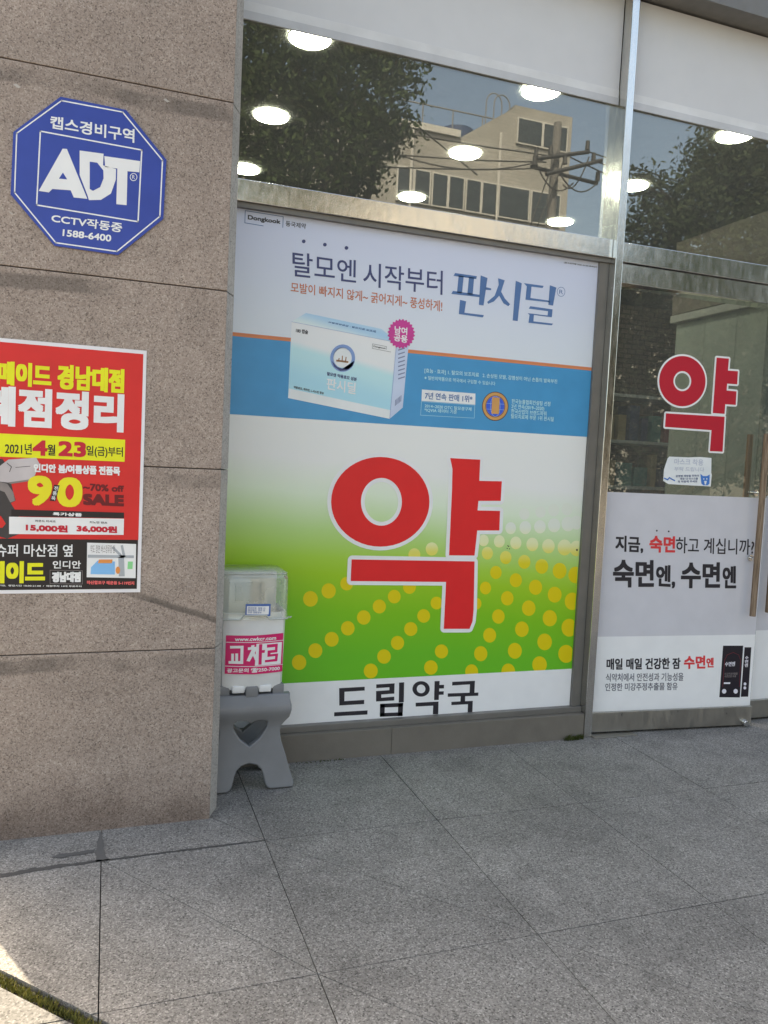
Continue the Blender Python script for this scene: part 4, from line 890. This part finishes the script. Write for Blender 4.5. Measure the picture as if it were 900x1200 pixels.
# ------------------------------------------------------------------ INSIDE: shelf, boxes, counter
SHM = plain('shelf_grey', (.42, .45, .48), .5)
sh = empty('shelf_unit', 'grey shelf unit stocked with small boxes behind the door glass', 'shelf')
SX0, SX1, SY = 3.05, 4.75, 5.35
for z_ in (.35, .80, 1.25, 1.62, 1.99): box('shelf', SX0, SX1, SY, SY+.4, z_, z_+.025, SHM, sh)
for x in (SX0-.03, SX1): box('side_panel', x, x+.03, SY, SY+.4, .01, 2.1, SHM, sh)
cols_ = [('medicine_white', (.75, .76, .78)), ('medicine_navy', (.05, .07, .16)), ('medicine_tan', (.34, .27, .18)), ('medicine_teal', (.08, .22, .22)), ('medicine_maroon', (.22, .05, .06))]
names_ = {'medicine_white': 'white', 'medicine_navy': 'navy', 'medicine_tan': 'tan', 'medicine_teal': 'teal', 'medicine_maroon': 'maroon'}
k = 0
for lv, z_ in (('second highest', 1.275), ('top', 1.645), ('middle', .825)):
    x = SX0+.03
    while x < SX1-.2:
        wd = random.uniform(.05, .14); ht = random.uniform(.14, .29); cn, cc = cols_[random.randrange(5)]
        bm = bmesh.new(); abox(bm, x, x+wd, SY+.03, SY+.2, z_+.001, z_+ht, .002)
        o = obm('medicine_box', bm, plain(cn, (*cc, 1), .4)); tag(o, '%s carton standing on the %s shelf behind the door glass' % (names_[cn], lv), 'box', 'medicine boxes on the inside shelf')
        x += wd+random.uniform(.004, .05); k += 1
ct = empty('shop_counter', 'low pale counter with a dark front deep inside the door', 'counter')
box('top', 2.9, 4.3, 4.72, 5.1, .98, 1.02, plain('counter_top', (.30, .31, .31), .4), ct, .004); box('body', 2.93, 4.27, 4.76, 5.08, .01, .979, plain('counter_body', (.07, .06, .055), .6), ct)

# ------------------------------------------------------------------ ACROSS THE STREET (mirrored in the panes)
BY = 25.0; yb_ = 2*Y_GLASS-BY
CRM = NT('cream_tile'); co = CRM.coord(); mp = CRM.n('Mapping'); mp.inputs['Rotation'].default_value = (R_(90), 0, 0); CRM.l(co, mp.inputs[0])
b = CRM.n('TexBrick', i_Scale=2.2); b.inputs['Color1'].default_value = (.34, .335, .315, 1); b.inputs['Color2'].default_value = (.305, .30, .28, 1); b.inputs['Mortar'].default_value = (.24, .235, .22, 1); b.inputs['Mortar Size'].default_value = .015
CRM.l(mp.outputs[0], b.inputs[0]); CRM.l(CRM.mix(1, b.outputs[0], CRM.ramp(CRM.noise(co, .6, 5), [(.3, g3(.85)), (.7, g3(1.08))]), 'MULTIPLY'), CRM.b.inputs['Base Color']); CRM.b.inputs['Roughness'].default_value = .8; CRM = CRM.m
ob_ = empty('office_building', 'cream tiled building across the street mirrored in the wide window', 'building')
rp = lambda x, y: refl(x, y, BY)
tl, tr_, w0, w1, w2 = rp(604, 123), rp(671, 137), rp(464, 198), rp(657, 230), rp(463, 226)
xL2 = 3.0; xR2 = tr_.x; roofz = rp(520, 158).z
box('wall', xL2, xR2, yb_-8, yb_, 0, roofz, CRM, ob_)
tx = rp(603, 130).x-1.4
box('tower', tx+1.4, xR2, yb_-6, yb_+.004, roofz-.002, tl.z, CRM, ob_)
bm = bmesh.new(); A = [(tx-.6, roofz), (tx+1.4, roofz), (tx+1.4, tl.z-.1)]
v0 = [bm.verts.new((x, yb_+.002, z_)) for x, z_ in A]; v1 = [bm.verts.new((x, yb_-3, z_)) for x, z_ in A]
bm.faces.new(v0); bm.faces.new(v1[::-1])
for i in range(3): bm.faces.new((v0[i], v0[(i+1) % 3], v1[(i+1) % 3], v1[i]))
obm('stair_roof', bm, CRM, ob_)
DKG = plain('dark_pane', (.035, .045, .05), .1); FRW = plain('pale_frame', (.5, .5, .48), .5)
def bwin(x0, x1, z0, z1, nm):
    f = box('window_frame', x0, x1, yb_+.005, yb_+.08, z0, z1, FRW, ob_)
    n = nm; wd = (x1-x0)/n; bm = bmesh.new()
    for i in range(n): abox(bm, x0+i*wd+.05, x0+(i+1)*wd-.05, yb_+.081, yb_+.09, z0+.05, z1-.05)
    obm('pane', bm, DKG, f)
for i in range(5):
    x = w0.x+i*(w1.x-w0.x)/5.0; bwin(x+.02, x+(w1.x-w0.x)/5.0-.02, w2.z-.25, w0.z+.1, 2 if i < 3 else 1)
bwin(rp(605, 150).x, rp(665, 150).x, rp(632, 174).z, rp(632, 143).z, 2)
for zl_ in (2.2, 6.0):
    for i in range(5):
        x = w0.x+i*(w1.x-w0.x)/5.0; bwin(x+.05, x+(w1.x-w0.x)/5.0-.05, zl_, zl_+1.5, 2)
box('parapet', xL2-.05, tx-.6, yb_-8, yb_+.10, roofz+.001, roofz+.22, FRW, ob_)
bm = bmesh.new()
acyl(bm, (12.42, yb_+.12, 0), (12.42, yb_+.12, roofz+.4), .045, .045, 8)
acyl(bm, (9.2, yb_+.12, 0), (9.2, yb_+.12, roofz), .05, .05, 8); obm('drain_pipe', bm, FRW, ob_)
bm = bmesh.new()
for px_ in (12.3, 12.6):
    cc_ = [(px_+.3*math.cos(t), yb_-.3, roofz+1.5+.35*math.sin(t)) for t in [math.pi*i/10 for i in range(11)]]; tube(bm, [(px_+.3, yb_-.3, roofz)]+cc_+[(px_-.3, yb_-.3, roofz)], .022, 6)
tube(bm, [(8.5, yb_-.1, roofz+.9), (12.9, yb_-.1, roofz+.9)], .025, 6)
for q_ in (8.5, 9.6, 10.7, 11.8, 12.9): tube(bm, [(q_, yb_-.1, roofz), (q_, yb_-.1, roofz+.9)], .025, 6)
obm('railing', bm, plain('rail_grey', (.2, .2, .2), .5), ob_)
wt = empty('water_tank', 'dark blue water tank on the cream building roof', 'water tank'); bm = bmesh.new()
cxw, czw = rp(564, 140).x, rp(564, 150).z
acyl(bm, (cxw, yb_-2, roofz), (cxw, yb_-2, rp(564, 128).z), .62, .62, 20); obm('tank', bm, plain('tank_blue', (.03, .06, .14), .5), wt)
# utility pole and wires
PY = 17.5; ypl = 2*Y_GLASS-PY; q0 = refl(654, 144, PY); 
up_ = empty('utility_pole', 'grey utility pole with cross arms across the street', 'utility pole'); CONC = plain('pole_concrete', (.16, .155, .15), .85)
bm = bmesh.new(); acyl(bm, (q0.x-.15, ypl, -.05), (q0.x, ypl, q0.z), .17, .10, 14); obm('pole', bm, CONC, up_)
DKM = plain('dark_metal', (.03, .03, .032), .6)
arms = [((622, 195), (700, 215)), ((628, 186), (690, 178)), ((640, 204), (705, 188))]
bm = bmesh.new()
for k_, (a_, b_) in enumerate(arms):
    p, q = refl(*a_, PY-.2*k_), refl(*b_, PY-.2*k_); acyl(bm, p, q, .05, .05, 8)
obm('crossarm', bm, DKM, up_)
bm = bmesh.new()
for p in [(628, 184), (645, 182), (688, 176), (662, 192), (695, 190), (626, 194), (700, 212)]:
    v = refl(*p, PY-.2); acyl(bm, v, v+Vector((0, 0, .22)), .06, .05, 8)
obm('insulator', bm, DKM, up_)
wl = [(((420, 141)), (640, 182), -.1), ((418, 170), (640, 190), -.15), ((400, 183), (640, 197), -.2), ((690, 178), (1150, 292), -.3), ((700, 190), (1150, 305), -.3), ((480, 140), (560, 205), 0), ((654, 176), (600, 330), .1), ((660, 190), (596, 330), -.2), ((400, 150), (636, 188), -.5), ((668, 184), (1150, 300), -.8), ((655, 200), (700, 214), -.35), ((628, 190), (672, 214), -.4), ((690, 184), (660, 216), -.35)]
for k_, (a_, b_, sag) in enumerate(wl):
    p, q = refl(*a_, PY-.2), refl(*b_, PY-.2); d = q-p; p = p-d*1.0 if k_ < 3 else p; pts = [p+(q-p)*t+Vector((0, 0, sag*4*t*(1-t))) for t in [i/14 for i in range(15)]]
    bm = bmesh.new(); tube(bm, pts, .018, 6); o = obm('power_line', bm, DKM); tag(o, 'thin black overhead wire strung from the utility pole across the street', 'wire', 'overhead wires from the utility pole')

def reflD(px, py, yv):                                 # the same for the leaf that stands ajar
    d = ray(px, py); t = yv/d[1]; n = (-math.sin(AJAR), math.cos(AJAR)); x, y = d[0]*t, d[1]*t
    k = 2*((x-HINGE[0])*n[0]+(y-HINGE[1])*n[1]); return Vector((x-k*n[0], y-k*n[1], d[2]*t+CAM_H))
BARK = plain('bark', (.06, .045, .035), .95, 0, .5, 30)
LEAF = leafmat('leaf_green', (.035, .055, .022), (.075, .115, .045)); LEAF3 = leafmat('leaf_dimmed', (.010, .016, .010), (.022, .032, .020)); LEAF2 = leafmat('leaf_dark', (.024, .038, .02), (.05, .07, .036))  # the darkest green is dimmed so the door glass mirrors little light
def tree(label, base, clumps, n, ls, mat, group, fz=None):
    t = empty('street_tree', label, 'tree', group=group)
    bm = bmesh.new(); bx, by = base; c0 = Vector(clumps[0][0]); fork = Vector((bx+.1, by, fz or max(1.6, c0.z*.45)))
    acyl(bm, (bx, by, -.1), fork, .19, .13, 12)
    for c, r in clumps:
        c = Vector(c); mid = fork.lerp(c, .5)+Vector((random.gauss(0, .2), random.gauss(0, .2), .1)); acyl(bm, fork, mid, .09, .06, 8); acyl(bm, mid, c, .06, .02, 8)
        for _ in range(4):
            e = c+Vector(np.clip(rng.normal(size=3), -1.3, 1.3)*np.array(r)*.5); acyl(bm, mid.lerp(c, .6), e, .025, .008, 6)
    obm('trunk', bm, BARK, t)
    vol = np.array([r[0]*r[1]*r[2] for _, r in clumps])**(2/3.); vol /= vol.sum(); V = []; Fs = []
    for (c, r), f in zip(clumps, vol):
        m = int(n*f); u = rng.normal(size=(m, 3)); u /= np.linalg.norm(u, axis=1)[:, None]; rad = rng.uniform(.15, 1, (m, 1))**.45
        P_ = np.array(c)+u*rad*np.array(r)*(1+.18*np.sin(u[:, :1]*7+c[0])*np.cos(u[:, 2:]*6))
        sub = rng.normal(size=(m, 3))*.10; P_ = P_+sub
        for p in P_:
            a_ = rng.normal(size=3); a_ /= np.linalg.norm(a_); b_ = np.cross(a_, rng.normal(size=3)); b_ /= np.linalg.norm(b_)
            s = ls*rng.uniform(.6, 1.3); k0 = len(V)
            V += [tuple(p-a_*s), tuple(p+b_*s*.45), tuple(p+a_*s), tuple(p-b_*s*.45)]; Fs.append((k0, k0+1, k0+2, k0+3))
    me = bpy.data.meshes.new('crown'); me.from_pydata(V, [], Fs); link('crown', me, mat, t); return t
def CL(px, py, yv, r): return (tuple(refl(px, py, yv)), r)
# the big tree on the left of the reflection
tree('leafy street tree across the road mirrored beside the pillar', tuple(refl(350, 400, 13))[:2],
     [CL(340, 60, 13, (1.5, 1.4, 1.3)), CL(420, 90, 13, (1.2, 1.2, 1.1)), CL(300, 150, 13, (1.4, 1.3, 1.2)), CL(400, 160, 13, (1.0, 1.0, .7)), CL(360, 205, 13, (1.1, 1.0, .55)), CL(445, 150, 13, (.75, .8, .38)), CL(455, 60, 13, (.6, .7, .6)), CL(290, 230, 13, (1.2, 1.2, .8)), CL(250, 60, 13, (1.6, 1.5, 1.8)), CL(395, 10, 13, (1.4, 1.3, .9)), CL(425, 210, 13, (.4, .4, .25))], 36000, .058, LEAF, 'street trees across the road')
tree('dark leafy street tree across the road mirrored above the doors', tuple(refl(1010, 400, 12.5))[:2],
     [CL(880, 170, 12.5, (1.2, 1.3, .8)), CL(845, 200, 12.5, (.8, .9, .7)), CL(890, 230, 12.5, (1.5, 1.3, 1.1)), CL(800, 240, 12.5, (.8, .9, .55)), CL(770, 270, 12.5, (.8, .9, .5)), CL(850, 290, 12.5, (1.6, 1.3, .8)), CL(900, 330, 12.5, (1.8, 1.4, .9)), CL(960, 240, 12.5, (2.0, 1.6, 1.5)), CL(752, 215, 12.5, (.35, .4, .25)), CL(780, 340, 12.5, (1.2, 1.2, .8))], 34000, .06, LEAF2, 'street trees across the road')
def CD(px, py, yv, r): return (tuple(reflD(px, py, yv)), r)
tree('low bushy tree added across the road to keep the door glass reflection dark', tuple(reflD(770, 470, 15))[:2],  # added tree; its crown covers the bright reflection in the door
     [CD(770, 440, 15, (1.5, 1.1, 1.5)), CD(720, 440, 15, (1.3, 1.1, 1.5)), CD(840, 430, 15, (1.5, 1.1, 1.7)), CD(900, 430, 15, (1.5, 1.1, 1.7)), CD(740, 375, 15, (1.2, 1.1, 1.0)), CD(810, 350, 15, (1.4, 1.1, 1.1)), CD(880, 340, 15, (1.5, 1.1, 1.1)), CD(720, 340, 15, (.9, 1, .7)), CD(740, 530, 15, (1.5, 1.0, 1.0)), CD(820, 530, 15, (1.5, 1.0, 1.0)), CD(900, 530, 15, (1.5, 1.0, 1.0)), CD(690, 500, 15, (1.0, 1.0, 1.2)), CL(820, 420, 14, (1.5, 1.1, 1.3)), CL(900, 430, 14, (1.6, 1.1, 1.4))], 36000, .075, LEAF3, 'street trees across the road', .5)
gw = empty('grey_building', 'dark grey building added behind the right hand trees to keep reflections dark', 'building')
box('wall', 17.5, 36, -27, -18.6, 0, 8.5, plain('grey_render', (.12, .115, .105), .9), gw)  # added dark mass that fills the mirrored gaps between the trees
